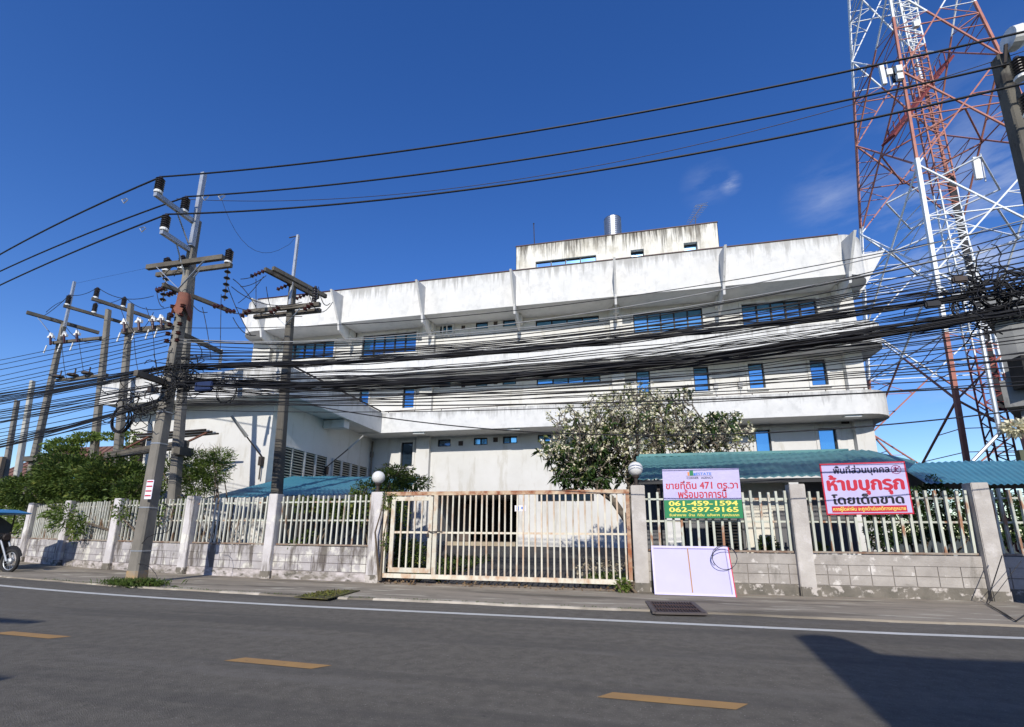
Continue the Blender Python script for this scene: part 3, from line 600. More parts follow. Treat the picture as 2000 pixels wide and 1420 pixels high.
# second lean-to roof on the right
sh = thing('shed_roof', 'teal blue corrugated lean-to roof at the right behind the fence', 'roof', (9, 15, 2))
corrugated('roof_sheet', (np.array((7.15, 13.0, 2.45)), np.array((14.0, 13.0, 2.32)), np.array((17.5, 17, 3.5)), np.array((8.2, 16.4, 3.40))), blue_r, sh, pitch=.13, amp=.02)
for xx in (7.6, 10.2, 13): MB().box(xx, xx+.08, 13.3, 13.38, 0.05, 2.4).build('roof_post', steel, sh)
MB().box(7.3, 16, 16.3, 16.4, 2.6, 3.3).build('back_wall', greyb, sh)
# blue roof in front of the annex side
cpk = thing('carport', 'low blue corrugated carport roof beside the annex wall', 'carport', (-10, 17, 0))
fa, fb = onY(398, 974, 13.0), onY(790, 962, 13.0); ba, bb = onY(545, 938, 16.6), onY(842, 929, 21)
corrugated('roof_sheet', (fa, fb, np.array((-8.9, 20.5, 3.72)), np.array((-13.38, 17.6, 3.52))), blue_r, cpk, pitch=.18, amp=.02)
for x, y in ((-12.2, 13.1), (-9.6, 13.1), (-7.3, 13.1)): MB().box(x, x+.08, y, y+.08, .05, 2.3).build('post', iron, cpk)
st_ = thing('concrete_stair', 'grey concrete stair flight under the carport roof', 'stairs', (-9.5, 16, 0.2))
MB().prism([(-11.0, 16, .25), (-8.4, 16, .25), (-8.4, 16, 1.45), (-8.7, 16, 1.5)], (0, 1.3, 0)).build('flight', mat('stair_conc', (.36, .34, .31)), st_)
MB().beam((-11.1, 15.95, .45), (-8.4, 15.95, 1.75), .1, .14).build('stringer', mat('stringer_cream', (.50, .42, .30)), st_)
one(MB().box(-13.3, -8.2, 18.2, 18.4, .2, 2.6).build('inner_screen_wall', mat('screen_grey', (.34, .34, .34))), 'plain grey screen wall standing under the carport roof', 'wall')
one(MB().box(-12.9, -11.5, 14.0, 14.4, .05, 1.55).prism([(-12.9, 14.0, 1.55), (-11.5, 14.0, 1.55), (-11.8, 14.0, 1.85), (-12.6, 14.0, 1.9)], (0, .35, 0)).build('plastered_block', mat('white_blob', (.72, .72, .70), (.45, .40, .33), 6, .9), bevel=.06), 'white plastered block standing behind the fence under the bush', 'masonry block')

# ================================================================== fence
PXS = [-25.2, -22.0, -18.71, -15.57, -12.1, -9.03, -5.86]
PXR = [0.46, 3.73, 7.10, 10.4]
def pillar(x, mat_, label, wdt=0.26, h=2.3, lamp=False, name='fence_pillar'):
    y = WALLY(x); t = thing(name, label, 'pillar', (x, y, 0), 'square pillars along the street fence')
    MB().box(x-wdt/2, x+wdt/2, y-.16, y+.12, 0, h).build('shaft', mat_, t, bevel=.012)
    MB().box(x-wdt/2-.012, x+wdt/2+.012, y-.175, y+.13, -.05, .24).build('foot', base_r, t, bevel=.02)
    return t
LBL = ['outermost left pillar of the street fence, mostly out of frame', 'pale pillar behind the sidecar canopy', 'lilac pillar just right of the parked sidecar motorcycle', 'slim lilac pillar left of the tall leaning-looking utility pole',
       'lilac pillar just right of the tall utility pole base', 'blotchy lilac pillar between louvred annex bays, left of the gate pillar', 'left gate pillar with dark stained top, carrying a globe lamp']
for x, l in zip(PXS, LBL): pillar(x, pillar_l, l, 0.26 if x < -6 else 0.34, 2.22)
LBR = ['right gate pillar of grey render, carrying a globe lamp', 'grey pillar between the two advertising boards', 'grey pillar right of the red bordered warning board', 'grey pillar at the far right end of the fence']
for x, l in zip(PXR, LBR): pillar(x, pillar_r, l, 0.30 if x > 1 else .3, 2.30)
block_mesh = None
def bmesh_block(name, m):
    mb = MB().box(-.5, .5, -.5, .5, -.5, .5); return mb.mesh(name, m)
blk = {'l': bmesh_block('block', wall_l), 'r': bmesh_block('block', wall_r)}
barm = {}
for k, m_, rad in (('l', bar_l, .019), ('r', bar_r, .024), ('g', gate_m, .018)):
    mb = MB(); mb.box(-rad, rad, -rad, rad, 0, 1); barm[k] = mb.mesh('bar', m_)
def bay(xa, xb, side, wl, fl, wa, wb, nbar, gap_sign=None):
    a = np.array((xa+wa, WALLY(xa)-.0)); b = np.array((xb-wb, WALLY(xb)))
    d = b-a; L = float(np.linalg.norm(d)); u = d/L; ang = math.atan2(u[1], u[0])
    wm_ = wall_l if side == 'l' else wall_r
    t = thing('low_wall', wl, 'wall', (a[0], a[1], 0), 'low block walls of the street fence')
    t.rotation_euler = (0, 0, ang)
    def local(mb, name, m, par, **k):
        me = mb.mesh(name, m); return link(name, me, par, **k)
    rj = random.Random(int(xa*10))
    local(MB().box(0, L, -.042, .05, 0, .845), 'core', mat('mortar_'+side, (.22, .19, .20) if side == 'l' else (.27, .245, .22), None, 5, .95), t)
    local(MB().box(0, L, -.058, .0, .655, .86), 'cap_course', wm_, t)
    local(MB().box(0, L, -.062, -.0, 0, .245), 'base_course', base_r if side == 'r' else mat('white_lilac_foot', (.58, .53, .52), (.2, .18, .15), 3.2, .95, bump=1, bscale=24, c3=(.13, .12, .1), c3t=.56, c3scale=4, stretch=(1, 1, 2.2)), t)
    for row in range(2):
        x = -.4+.13*(int(xa*7) % 3)
        while x < L:
            p, q_ = max(0, x), min(L, x+.39); x += .402
            if q_-p < .05: continue
            link('block', blk[side], t, loc=((p+q_)/2, -.028+rj.random()*.003, .353+row*.201), scale=(q_-p-.006, .06, .185))
    f = thing('iron_fence', fl, 'fence', (a[0], a[1], .86), 'barred railings on top of the low walls'); f.rotation_euler = (0, 0, ang)
    local(MB().box(0.02, L-.02, -.03, .03, .02, .06), 'bottom_rail', mat('rust_rail', (.20, .12, .08), (.34, .31, .26), 4, .8), f)
    for zr in (.66, 1.14): local(MB().box(0.0, L, .025, .055, zr-.02, zr+.02), 'rail', bar_r, f)
    for i in range(nbar):
        xx = (i+.6)*L/nbar+rj.gauss(0, .006); hh = 1.24+rj.gauss(0, .012)
        link('bar', barm[side], f, loc=(xx, 0, .06), rot=(rj.gauss(0, .008), rj.gauss(0, .012), rj.gauss(0, .1)), scale=(1, 1, hh))
    return t, f
WL = ['low block wall at the far left, behind the motorcycle', 'low block wall partly in the sidecar shadow', 'low lilac block wall left of the tall pole base', 'low block wall running behind the tall concrete utility pole',
      'low block wall crossed by the vertical pole shadow', 'stained low block wall just left of the left gate pillar']
FL = ['pale fence bars at the far left edge behind the canopy', 'fence bars overgrown by leaves beside the canopy', 'pale fence bars with creeper left of the tall pole', 'pale fence bars right behind the tall pole',
      'pale fence bars in front of the white plastered block', 'pale fence bars with leaves poking through, left of the gate pillar']
for i in range(6): bay(PXS[i], PXS[i+1], 'l', WL[i], FL[i], .13, .13 if i < 5 else .17, 18)
WR = ['grey low block wall behind the blank lilac board', 'grey low block wall under the red bordered warning board', 'grey low block wall at the right edge in pole shadow']
FR = ['rusty fence bars carrying the green and lilac sale board', 'rusty mint fence bars carrying the warning board', 'rusty mint fence bars at the right edge of the picture']
for i in range(3): bay(PXR[i], PXR[i+1], 'r', WR[i], FR[i], .15, .15, 18)
for x, l in ((-5.95, 'round white globe lamp on the left gate pillar'), (0.44, 'round white globe lamp on the right gate pillar')):
    z0 = 2.22 if x < 0 else 2.30; y = WALLY(x)
    t = thing('globe_lamp', l, 'lamp', (x, y, z0), 'globe lamps on the gate pillars')
    MB().lathe([(.07, 0), (.07, .03), (.04, .06), (.045, .16), (.075, .2), (.08, .23)], (x, y, z0), 14).build('lamp_stem', iron, t)
    r = .165; MB().lathe([(max(.01, r*math.sin(math.pi*k/14)), .22+r-r*math.cos(math.pi*k/14)) for k in range(15)], (x, y, z0), 22).build('globe', globe_m, t, smooth=True)

# gate
gt = thing('sliding_gate', 'long rusty cream barred sliding gate with a wicket door', 'gate', (-2.7, 10.95, .1))
GY = 10.93; gx0, gx1 = -5.63, 0.27; gz0, gz1 = .17, 2.21
fr = MB(); fr.box(gx0, gx1, GY-.04, GY+.04, gz1-.09, gz1); fr.build('top_rail', gate_top, gt)
MB().box(gx0, gx1, GY-.04, GY+.04, gz0, gz0+.1).build('bottom_rail', gate_m, gt)
MB().box(gx0, gx0+.09, GY-.045, GY+.045, gz0+.1, gz1-.09).build('stile', gate_m, gt)
MB().box(gx1-.08, gx1, GY-.045, GY+.045, gz0+.1, gz1-.09).build('stile', mat('very_rusty', (.30, .10, .04), (.5, .4, .28), 3, .75, c3=(.16, .05, .03), c3t=.55, c3scale=3), gt)
wx0, wx1 = onY(765, 1040, GY)[0], onY(841, 1040, GY)[0]
MB().box(wx1+.07, wx1+.17, GY-.04, GY+.04, gz0+.1, gz1-.09).build('stile', gate_m, gt)
wk = MB(); wk.box(wx0-.02, wx1+.05, GY-.05, GY-.0, gz0+.13, gz0+.24); wk.box(wx0-.02, wx1+.05, GY-.05, GY, gz1-.22, gz1-.12); wk.box(wx0-.02, wx0+.08, GY-.05, GY, gz0+.24, gz1-.22); wk.box(wx1-.05, wx1+.05, GY-.05, GY, gz0+.24, gz1-.22)
wkd = wk.build('wicket_door', gate_m, gt)
MB().box(wx0+.08, wx1-.05, GY-.02, GY+.02, 1.21, 1.26).build('door_rail', gate_m, wkd)
off = np.array(gt.location)
for i in range(4):
    x = wx0+.08+(i+1)*(wx1-.13-wx0)/5; link('bar', barm['g'], wkd, loc=tuple(np.array((x, GY-.03, gz0+.24))-off), scale=(1, 1, gz1-gz0-.46))
MB().box(wx1+.17, gx1-.08, GY+.0, GY+.035, 1.21, 1.255).build('middle_rail', gate_m, gt)
nb = 31; x0 = wx1+.17
for i in range(nb):
    x = x0+(i+.7)*(gx1-.08-x0)/nb+random.gauss(0, .004)
    link('bar', barm['g'], gt, loc=tuple(np.array((x, GY-.01, gz0+.1))-off), rot=(0, random.gauss(0, .004), 0), scale=(1, 1, gz1-gz0-.19))
MB().tube([(wx1-.03, GY-.08, 1.27), (wx1+.05, GY-.1, 1.25), (wx1+.2, GY-.08, 1.26), (wx1+.3, GY-.02, 1.25)], .012, 5).build('chain', iron, gt)
MB().box(wx1-.06, wx1-.01, GY-.1, GY-.07, 1.13, 1.2).tube([(wx1-.05, GY-.085, 1.2), (wx1-.035, GY-.085, 1.25), (wx1-.02, GY-.085, 1.2)], .008, 5).build('padlock', iron, gt)
one(MB().box(gx0-.2, gx1+.1, GY-.02, GY+.12, .0, .06).build('gate_sill', mat('sill_conc', (.22, .18, .14), (.14, .11, .09), 4, .95)), 'rough concrete sill under the sliding gate', 'gate sill')
deb = np.stack([RNG.uniform(gx0, gx1, 260), RNG.normal(GY+.05, .14, 260), RNG.uniform(.04, .09, 260)], 1)
V, F = leaves(deb, .07, .05, droop=.0); fastmesh('leaf_litter', V, F, litter_m, kind='stuff')

# ================================================================== boards with writing
def text_mesh(body, bold=0.0):
    c = bpy.data.curves.new('txt', 'FONT'); c.body = body; c.resolution_u = 3
    o = bpy.data.objects.new('txt', c); C.objects.link(o)
    dg = bpy.context.evaluated_depsgraph_get(); me = bpy.data.meshes.new_from_object(o.evaluated_get(dg))
    bpy.data.objects.remove(o); bpy.data.curves.remove(c)
    n = len(me.vertices); co = np.empty(n*3, dtype=np.float32); me.vertices.foreach_get('co', co); co = co.reshape(-1, 3)
    F = [tuple(p.vertices) for p in me.polygons]; bpy.data.meshes.remove(me)
    Vs, Fs = [], []
    shifts = [(0, 0)] if not bold else [(0, 0), (bold, 0), (bold/2, bold*.35), (bold/2, -bold*.35)]
    for k, (dx, dy) in enumerate(shifts):
        Vs.append(co+np.array((dx, dy, 0.002*k), dtype=np.float32)); Fs += [tuple(i+k*n for i in f) for f in F]
    return np.concatenate(Vs), Fs
def put_text(par, body, x, y, w, h, m, name='lettering', bold=0.0, z=0.0, depth=0.0015):
    V, F = text_mesh(body, bold); lo, hi = V.min(0), V.max(0)
    V = V.copy(); V[:, 0] = x+(V[:, 0]-lo[0])/(hi[0]-lo[0])*w; V[:, 1] = y+(V[:, 1]-lo[1])/(hi[1]-lo[1])*h
    V[:, 2] = z+V[:, 2]*.1
    me = bpy.data.meshes.new(name); me.from_pydata([tuple(map(float, v)) for v in V], [], F); me.materials.append(m); me.update()
    return link(name, me, par)
def board(name, label, cat, corners, thick=.02):        # corners: bl, br, tr(approx), tl in world
    bl, br, tl = [np.array(c, float) for c in corners]
    u = br-bl; W = np.linalg.norm(u); u /= W; v = tl-bl; v -= u*(v@u); H = np.linalg.norm(v); v /= H; n = np.cross(u, v)
    t = thing(name, label, cat, bl); t.matrix_world = Matrix(((u[0], v[0], n[0], bl[0]), (u[1], v[1], n[1], bl[1]), (u[2], v[2], n[2], bl[2]), (0, 0, 0, 1)))
    return t, W, H
def lbox(par, name, m, x0, x1, y0, y1, z0, z1):
    return link(name, MB().box(x0, x1, y0, y1, z0, z1).mesh(name, m), par)
sy = WALLY(2)-.13
t1, W1, H1 = board('sale_board', 'lilac and green property sale board with phone numbers hung on the fence', 'sign', (onY(1299, 1012, sy), onY(1452, 1012, sy), onY(1292, 917, sy)))
lbox(t1, 'panel', lilac, 0, W1, H1*.365, H1, -.02, 0); lbox(t1, 'green_panel', grn_i, 0, W1, 0, H1*.365, -.02, 0)
put_text(t1, 'ขายที่ดิน 471 ตร.วา', W1*.035, H1*.585, W1*.935, H1*.175, red_i, bold=.045, z=.003)
put_text(t1, 'พร้อมอาคารนี้', W1*.19, H1*.40, W1*.63, H1*.185, red_i, bold=.045, z=.003)
put_text(t1, '061-459-1594', W1*.06, H1*.245, W1*.89, H1*.10, yel_i, bold=.06, z=.003)
put_text(t1, '062-597-9165', W1*.06, H1*.12, W1*.89, H1*.10, yel_i, bold=.06, z=.003)
put_text(t1, 'รับฝากขาย  บ้าน  ที่ดิน  อสังหาฯ  ทุกประเภท', W1*.06, H1*.02, W1*.89, H1*.075, yel_i, bold=.04, z=.003)
put_text(t1, 'ESTATE', W1*.445, H1*.865, W1*.2, H1*.055, blu_i, bold=.05, z=.003)
put_text(t1, 'CORNER   AGENCY', W1*.32, H1*.79, W1*.345, H1*.042, blk_i, bold=.03, z=.003)
lbox(t1, 'logo_line', blk_i, W1*.31, W1*.65, H1*.848, H1*.853, .0005, .002)
lg = lbox(t1, 'logo', org_i, W1*.335, W1*.358, H1*.86, H1*.935, .0005, .003)
lbox(t1, 'logo_tower', grn_i, W1*.362, W1*.41, H1*.86, H1*.965, .0005, .003); lbox(t1, 'logo_house', blu_i, W1*.413, W1*.44, H1*.86, H1*.91, .0005, .003)
sy2 = WALLY(5)-.11
t2, W2, H2 = board('warning_board', 'red bordered lilac no trespassing board in Thai hung on the fence', 'sign', (onY(1615, 1006, sy2), onY(1786, 1004, sy2), onY(1603, 906, sy2)))
lbox(t2, 'border', red_i, 0, W2, 0, H2, -.02, 0); lbox(t2, 'panel', lilac, W2*.017, W2*.983, H2*.028, H2*.972, .0005, .002)
put_text(t2, 'พื้นที่ส่วนบุคคล', W2*.15, H2*.745, W2*.66, H2*.205, navy_i, bold=.06, z=.004)
put_text(t2, 'ห้ามบุกรุก', W2*.05, H2*.37, W2*.90, H2*.40, red_i, bold=.10, z=.005)
put_text(t2, 'โดยเด็ดขาด', W2*.085, H2*.195, W2*.83, H2*.205, blk_i, bold=.08, z=.004)
lbox(t2, 'red_bar', red_i, W2*.07, W2*.93, H2*.045, H2*.165, .0025, .004)
put_text(t2, 'หากผู้ใดฝ่าฝืน จะถูกดำเนินคดีทางกฎหมาย', W2*.085, H2*.052, W2*.83, H2*.105, yel_i, bold=.03, z=.006)
def ring(cx, cy, r, t, n=28):
    mb = MB(); V = []
    for k in range(n):
        a = 2*math.pi*k/n
        for q in (r-t/2, r+t/2): V.append((cx+q*math.cos(a), cy+q*math.sin(a), .004))
    mb.add(V, [(2*k, 2*k+1, (2*k+3) % (2*n), (2*k+2) % (2*n)) for k in range(n)]); return mb
pc = (W2*.885, H2*.845); ic = ring(*pc, W2*.055, W2*.008)
ic.beam((pc[0]-.05*W2, pc[1]-.045*W2, .005), (pc[0]+.05*W2, pc[1]+.045*W2, .005), W2*.008, .001)
for a, b in (((-.01, .01), (.02, -.035)), ((-.01, .01), (-.015, -.035)), ((-.03, .022), (.028, .012))): ic.beam((pc[0]+a[0]*W2, pc[1]+a[1]*W2, .0045), (pc[0]+b[0]*W2, pc[1]+b[1]*W2, .0045), W2*.011, .001)
ic.box(pc[0]-.012*W2, pc[0]+.006*W2, pc[1]+.02*W2, pc[1]+.038*W2, .003, .005)
link('no_entry_symbol', ic.mesh('no_entry_symbol', mat('maroon_ink', (.2, .02, .1))), t2)
# blank board leaning on the wall
bb0, bb1 = onZ(1279, 1167, .035), onZ(1438, 1169, .035); bb0[1] = bb1[1] = 10.5; bb0 = onY(1279, 1167, 10.5); bb1 = onY(1437, 1168.5, 10.5); bb0[2] = bb1[2] = .04
t3, W3, H3 = board('blank_board', 'blank lilac vinyl board with a wooden batten leaning on the grey wall', 'board', (bb0, bb1, onY(1269, 1066, 10.86)))
lbox(t3, 'sheet', lilac2, .0, W3, 0, H3, -.012, 0)
lbox(t3, 'red_edge', red_i, W3, W3+.025, 0, H3, -.03, -.004)
lbox(t3, 'batten', wood, W3*.475, W3*.49, H3*.06, H3*.96, .0005, .006)
for q in ((0, W3, 0, .045), (0, W3, H3-.045, H3), (0, .04, .045, H3-.045), (W3-.04, W3, .045, H3-.045)): lbox(t3, 'folded_hem', lilac, *q, .0, .01)
lbox(t3, 'hem_seam', mat('seam_violet', (.16, .12, .3)), .05, W3-.05, H3-.062, H3-.054, .0005, .004); lbox(t3, 'hem_seam', MATS['seam_violet'], W3-.058, W3-.05, .05, H3-.06, .0005, .004)
cc = onY(1415, 1091, 10.62); pts = []
for k in range(46):
    a = k/22*math.pi*2*.95; r = .245+.02*math.sin(k*.3); pts.append(cc+np.array((r*math.cos(a), .02+.07*math.sin(a*1.3), r*.95*math.sin(a))))
one(MB().tube(pts[:38], .0075, 5).build('wire_coil', mat('dark_plastic', (.07, .07, .09), rough=.35), smooth=True), 'loose loop of dark wire hanging over the top right of the blank board', 'wire coil')
# sticker on the pole
one(MB().box(-10.86, -10.66, 9.085, 9.093, 1.95, 2.4).build('pole_sticker', wht_i), 'small white sticker with red print on the tall utility pole', 'sticker')
ps = bpy.data.objects['pole_sticker']
for k in range(4): MB().box(-10.845, -10.68, 9.079, 9.0845, 2.345-k*.11, 2.375-k*.11).build('printed_line', red_i, ps)

# grate and overgrown cover in the pavement
gr = thing('drain_grate', 'rusty iron drain grate set in the pavement before the blank board', 'drain grate', (.9, 9.1, .035))
gp = [onZ(1264, 1175, .04), onZ(1352, 1177, .04), onZ(1378, 1199, .04), onZ(1279, 1197, .04)]
gf = MB()
for i in range(4): gf.beam(gp[i], gp[(i+1) % 4], .07, .03)
gf.build('frame', mat('grate_frame', (.10, .085, .08)), gr)
MB().add([p+np.array((0, 0, -.002)) for p in gp], [(0, 1, 2, 3)]).build('pit', blk_i, gr)
for i in range(1, 17):
    s = i/17; MB().beam(gp[0]*(1-s)+gp[1]*s+np.array((0, 0, .006)), gp[3]*(1-s)+gp[2]*s+np.array((0, 0, .006)), .018, .016).build('bar', grate_m, gr)
for i in (1, 2):
    s = i/3; MB().beam(gp[0]*(1-s)+gp[3]*s+np.array((0, 0, .007)), gp[1]*(1-s)+gp[2]*s+np.array((0, 0, .007)), .03, .018).build('cross_bar', grate_m, gr)
cvp = [onZ(574, 1167, .04), onZ(640, 1154, .04), onZ(703, 1154, .04), onZ(640, 1171, .04)]
mc = thing('mossy_drain_cover', 'low concrete drain cover overgrown with moss and small leaves', 'drain cover', cvp[0])
MB().prism(cvp, (0, 0, .015)).build('slab', mat('moss', (.06, .05, .03), (.09, .085, .03), 5, .95, c3=(.13, .13, .04), c3t=.5, c3scale=9), mc)
mo = np.array([cvp[0]*(1-a)*(1-b)+cvp[1]*(1-a)*b+cvp[2]*a*b+cvp[3]*a*(1-b) for a, b in RNG.random((420, 2))*.86+.07]); mo[:, 2] += .02
V, F = leaves(mo, .045, .03, droop=0); fastmesh('moss_tufts', V, F, mat('moss_leaf', (.13, .12, .03), (.08, .10, .02), 9, .9, c3=(.2, .15, .06), c3t=.6, c3scale=11), mc, kind='stuff')

# ================================================================== poles and insulators
def shaft(mb, x, y, z0, z1, w0, w1, ch=0.25, xt=None):
    V = []; xb = x
    for z, wd in ((z0, w0), (z1, w1)):
        x = xb if (z == z0 or xt is None) else xt
        h = wd/2; c = h*(1-ch)
        for a, b in ((-h, -c), (-c, -h), (c, -h), (h, -c), (h, c), (c, h), (-c, h), (-h, c)): V.append((x+a, y+b, z))
    mb.add(V, [tuple(range(7, -1, -1)), tuple(range(8, 16))]+[(i, (i+1) % 8, 8+(i+1) % 8, 8+i) for i in range(8)])
def post_insulator(par, p, h=.38, r=.095, m=rubber, base=True):
    prof = []; n = 6
    for k in range(n): prof += [(r*.72, h*k/n), (r, h*(k+.35)/n), (r*.72, h*(k+.9)/n)]
    prof += [(r*.5, h), (r*.4, h+.05), (.01, h+.06)]
    o = MB().lathe(prof, p, 12).build('insulator', m, par)
    if base: MB().lathe([(r*.9, -.07), (r*.95, -.03), (r*.8, .0)], p, 12).build('insulator_base', white_p, o)
    return o
def disc_string(par, a, b, n=3, r=.1, m=brown):
    a, b = np.array(a, float), np.array(b, float); d = b-a; L = np.linalg.norm(d); q = Vector(d/L).to_track_quat('Z', 'Y').to_matrix()
    mb = MB(); mb.tube([a, b], .018, 5)
    for k in range(n):
        c = a+d*(k+.5)/n; t = MB().lathe([(.03, -.05), (r*.55, -.04), (r, .005), (r*.85, .02), (.03, .05)], (0, 0, 0), 12)
        mb.add([np.array(q @ Vector(v))+c for v in t.v], t.f)
    return mb.build('insulator_string', m, par)
def cutout(par, p):
    p = np.array(p); o = MB().tube([p+np.array((0, 0, .05)), p+np.array((.12, 0, -.38))], .05, 8).build('fuse_cutout', brown, par)
    MB().prism([p+np.array(v) for v in ((-.2, 0, .0), (.12, 0, -.02), (.12, 0, .1), (.0, 0, .14), (-.04, 0, .24), (-.1, 0, .24), (-.12, 0, .1), (-.2, 0, .06))], (0, .1, 0)).build('cutout_cap', white_p, o)
    MB().tube([p+np.array((-.02, -.05, -.42)), p+np.array((-.1, -.05, -.8))], .03, 6).build('fuse_tube', white_p, o)
    return o
poles = 'utility poles along the fence'
P1x, P1y = -10.97, 9.33
p1 = thing('utility_pole', 'tall grey concrete utility pole on the pavement with red cloth and steel top', 'utility pole', (P1x, P1y, 0), poles)
mb = MB(); shaft(mb, P1x, P1y, 0, 9.55, .32, .17); mb.build('shaft', pole_m, p1)
mb = MB(); shaft(mb, P1x, P1y, 0, .32, .332, .328); mb.build('painted_foot', mat('ochre_foot', (.42, .26, .10), (.28, .24, .19), 3, .9, c3=(.25, .23, .2), c3t=.5, c3scale=2), p1)
for z in (.75, 1.75, 3.3, 4.1): 
    mb = MB(); wz = .32-.15*z/9.55+.012; shaft(mb, P1x, P1y, z, z+.03, wz, wz); mb.build('steel_strap', steel, p1)
MB().box(P1x+.02, P1x+.13, P1y-.16, P1y-.05, 8.7, 10.97).build('steel_extension', steel, p1)
PX = P1x
ARMS = {}
for (q0, q1, nm) in (((303, 378), (374, 424), 'a'), ((315, 452), (374, 484), 'b')):
    e0, e1 = onX(*q0, PX), onX(*q1, PX); e1[1] = P1y-.1; e1[2] = e0[2]
    MB().beam(e0, e1, .1, .12).build('steel_arm', steel, p1); ARMS[nm] = (e0, e1)
    MB().beam(e0+(e1-e0)*.55+np.array((0, 0, -.06)), (P1x, P1y-.1, e0[2]-.75), .04, .012).build('brace', steel, p1)
HVP = []
for (nm, s) in (('a', .06), ('a', .72), ('b', .08)):
    e0, e1 = ARMS[nm]; p = e0*(1-s)+e1*s+np.array((0, 0, .13)); post_insulator(p1, p, .36, .105); HVP.append(p+np.array((0, 0, .41)))
def arm_z(par, q0, q1, z, m, w=.12, h=.13, name='crossarm'):
    a, b = onZ(*q0, z), onZ(*q1, z); MB().beam(a, b, w, h).build(name, m, par); return a, b
# front crossarm on the main pole
a0, a1 = onY(287, 527, P1y-.2), onY(437, 498, P1y-.2); a0[2] = a1[2] = (a0[2]+a1[2])/2
MB().beam(a0, a1, .10, .125).build('crossarm', beam_m, p1); zc = a0[2]
for sx in (-.75, .75): MB().beam((P1x+sx, P1y-.27, zc-.08), (P1x, P1y-.2, zc-.75), .035, .012).build('brace', steel, p1)
# lower service arm reaching over the street
l0, l1 = onX(267, 717, PX), onX(325, 748, PX); l1[1] = P1y; l0[2] = l1[2]
MB().beam(l0, l1, .12, .14).build('cable_arm', beam_m, p1)
for z in (6.9, 6.65, 6.4, 6.15, 5.95):
    MB().lathe([(.03, -.05), (.07, -.03), (.045, 0), (.07, .03), (.03, .05)], (P1x-.08, P1y-.2, z), 10).build('spool_insulator', brown, p1); MB().lathe([(.03, -.05), (.07, -.03), (.045, 0), (.07, .03), (.03, .05)], (P1x+.22, P1y-.18, z), 10).build('spool_insulator', brown, p1)
# faded cloth tied round the shaft
V = []; nn = 14
for j in range(5):
    z = onY(360, 575+j*10, P1y)[2]; rr = .14+.012*j+(.05 if j == 4 else 0)
    for k in range(nn): 
        a = 2*math.pi*k/nn; V.append((P1x+rr*math.cos(a)*(1+.15*math.sin(k*3+j)), P1y+rr*math.sin(a), z-.04*math.sin(k*2.3)*j))
one(MB().add(V, [(j*nn+k, j*nn+(k+1) % nn, (j+1)*nn+(k+1) % nn, (j+1)*nn+k) for j in range(4) for k in range(nn)]).build('cloth_wrap', clothm, smooth=True), 'faded orange mesh cloth tied round the tall utility pole', 'cloth')
# rear pole of the pair
P2y = 12.2; P2b = onY(347, 880, P2y); P2t = onY(381, 448, P2y); P2x = P2t[0]; P2s = (P2t[0]-P2b[0])/(P2t[2]-P2b[2]); P2g = P2b[0]-P2s*P2b[2]
p2 = thing('utility_pole', 'grey concrete pole standing right behind the tallest pole, with loaded crossarms', 'utility pole', (P2g, P2y, 0), poles)
mb = MB(); zt2 = P2t[2]; shaft(mb, P2g, P2y, 0, zt2, .30, .17, xt=P2x); mb.build('shaft', pole_m, p2)
MB().beam((P2x, P2y, zt2-.5), (P2x, P2y, zt2+.25), .03).build('top_pin', iron, p2)
zz = onY(372, 520, P2y)[2]; a, b = onY(305, 543, P2y-.2), onY(453, 512, P2y-.2); a[2] = b[2] = (a[2]+b[2])/2
MB().beam(a, b, .11, .14).build('crossarm', beam_m, p2)
for s in (.12, .33, .95): post_insulator(p2, a*(1-s)+b*s+np.array((0, 0, .16)), .42, .13)
for s, l in ((.14, 1.15), (.42, 1.2), (.96, 1.35)):
    c = a*(1-s)+b*s; disc_string(p2, c+np.array((0, 0, -.12)), c+np.array((.16, -.1, -l)), 5, .10, rubber)
for sx in (-.8, .8): MB().beam((P2x+sx, P2y-.27, a[2]-.08), (P2x, P2y-.2, a[2]-.95), .04, .012).build('brace', steel, p2)
zc2 = onY(372, 578, P2y)[2]; c0, c1 = arm_z(p2, (318, 556), (448, 607), zc2, beam_m)
for s in (.05, .2, .75, .95): disc_string(p2, c0*(1-s)+c1*s+np.array((-.05, 0, -.05)), c0*(1-s)+c1*s+np.array((-.42, .02, -.12)) if s < .5 else c0*(1-s)+c1*s+np.array((.42, .0, -.12)), 3, .09)
zc3 = onY(368, 672, P2y)[2]; c0, c1 = arm_z(p2, (340, 645), (432, 688), zc3, beam_m)
MB().beam(c1+np.array((0, 0, .1)), c1+np.array((0.02, 0, -.65)), .07).build('lightning_arrester', white_p, p2)
# platform beams of the removed transformer
# third pole (dark) inside the yard
P3y = 12.6; P3b = onY(543, 930, P3y); P3t = onY(572, 556, P3y); P3x = P3t[0]; P3g = P3b[0]-(P3t[0]-P3b[0])/(P3t[2]-P3b[2])*P3b[2]
p3 = thing('utility_pole', 'dark concrete pole with double crossarm and thin steel rod in front of the annex', 'utility pole', (P3g, P3y, 0), poles)
mb = MB(); z3 = P3t[2]; shaft(mb, P3g, P3y, 0, z3, .30, .19, xt=P3x); mb.build('shaft', pole_d, p3)
r0, r1 = onY(577, 560, P3y), onY(584, 463, P3y); MB().box(P3x+.02, P3x+.1, P3y-.14, P3y-.06, r0[2]-.7, r1[2]).build('steel_rod', steel, p3)
MB().tube([(P3x+.06, P3y-.1, r1[2]-.03), (P3x-.28, P3y-.1, r1[2]-.05)], .02, 5).build('rod_bracket', iron, p3)
for dy in (0, .3):
    a, b = onZ(517, 526, z3-.02), onZ(622, 581, z3-.02); a[0] += dy; b[0] += dy
    MB().beam(a, b, .11, .13).build('crossarm', pole_d, p3)
a, b = onZ(517, 526, z3-.02), onZ(622, 581, z3-.02)
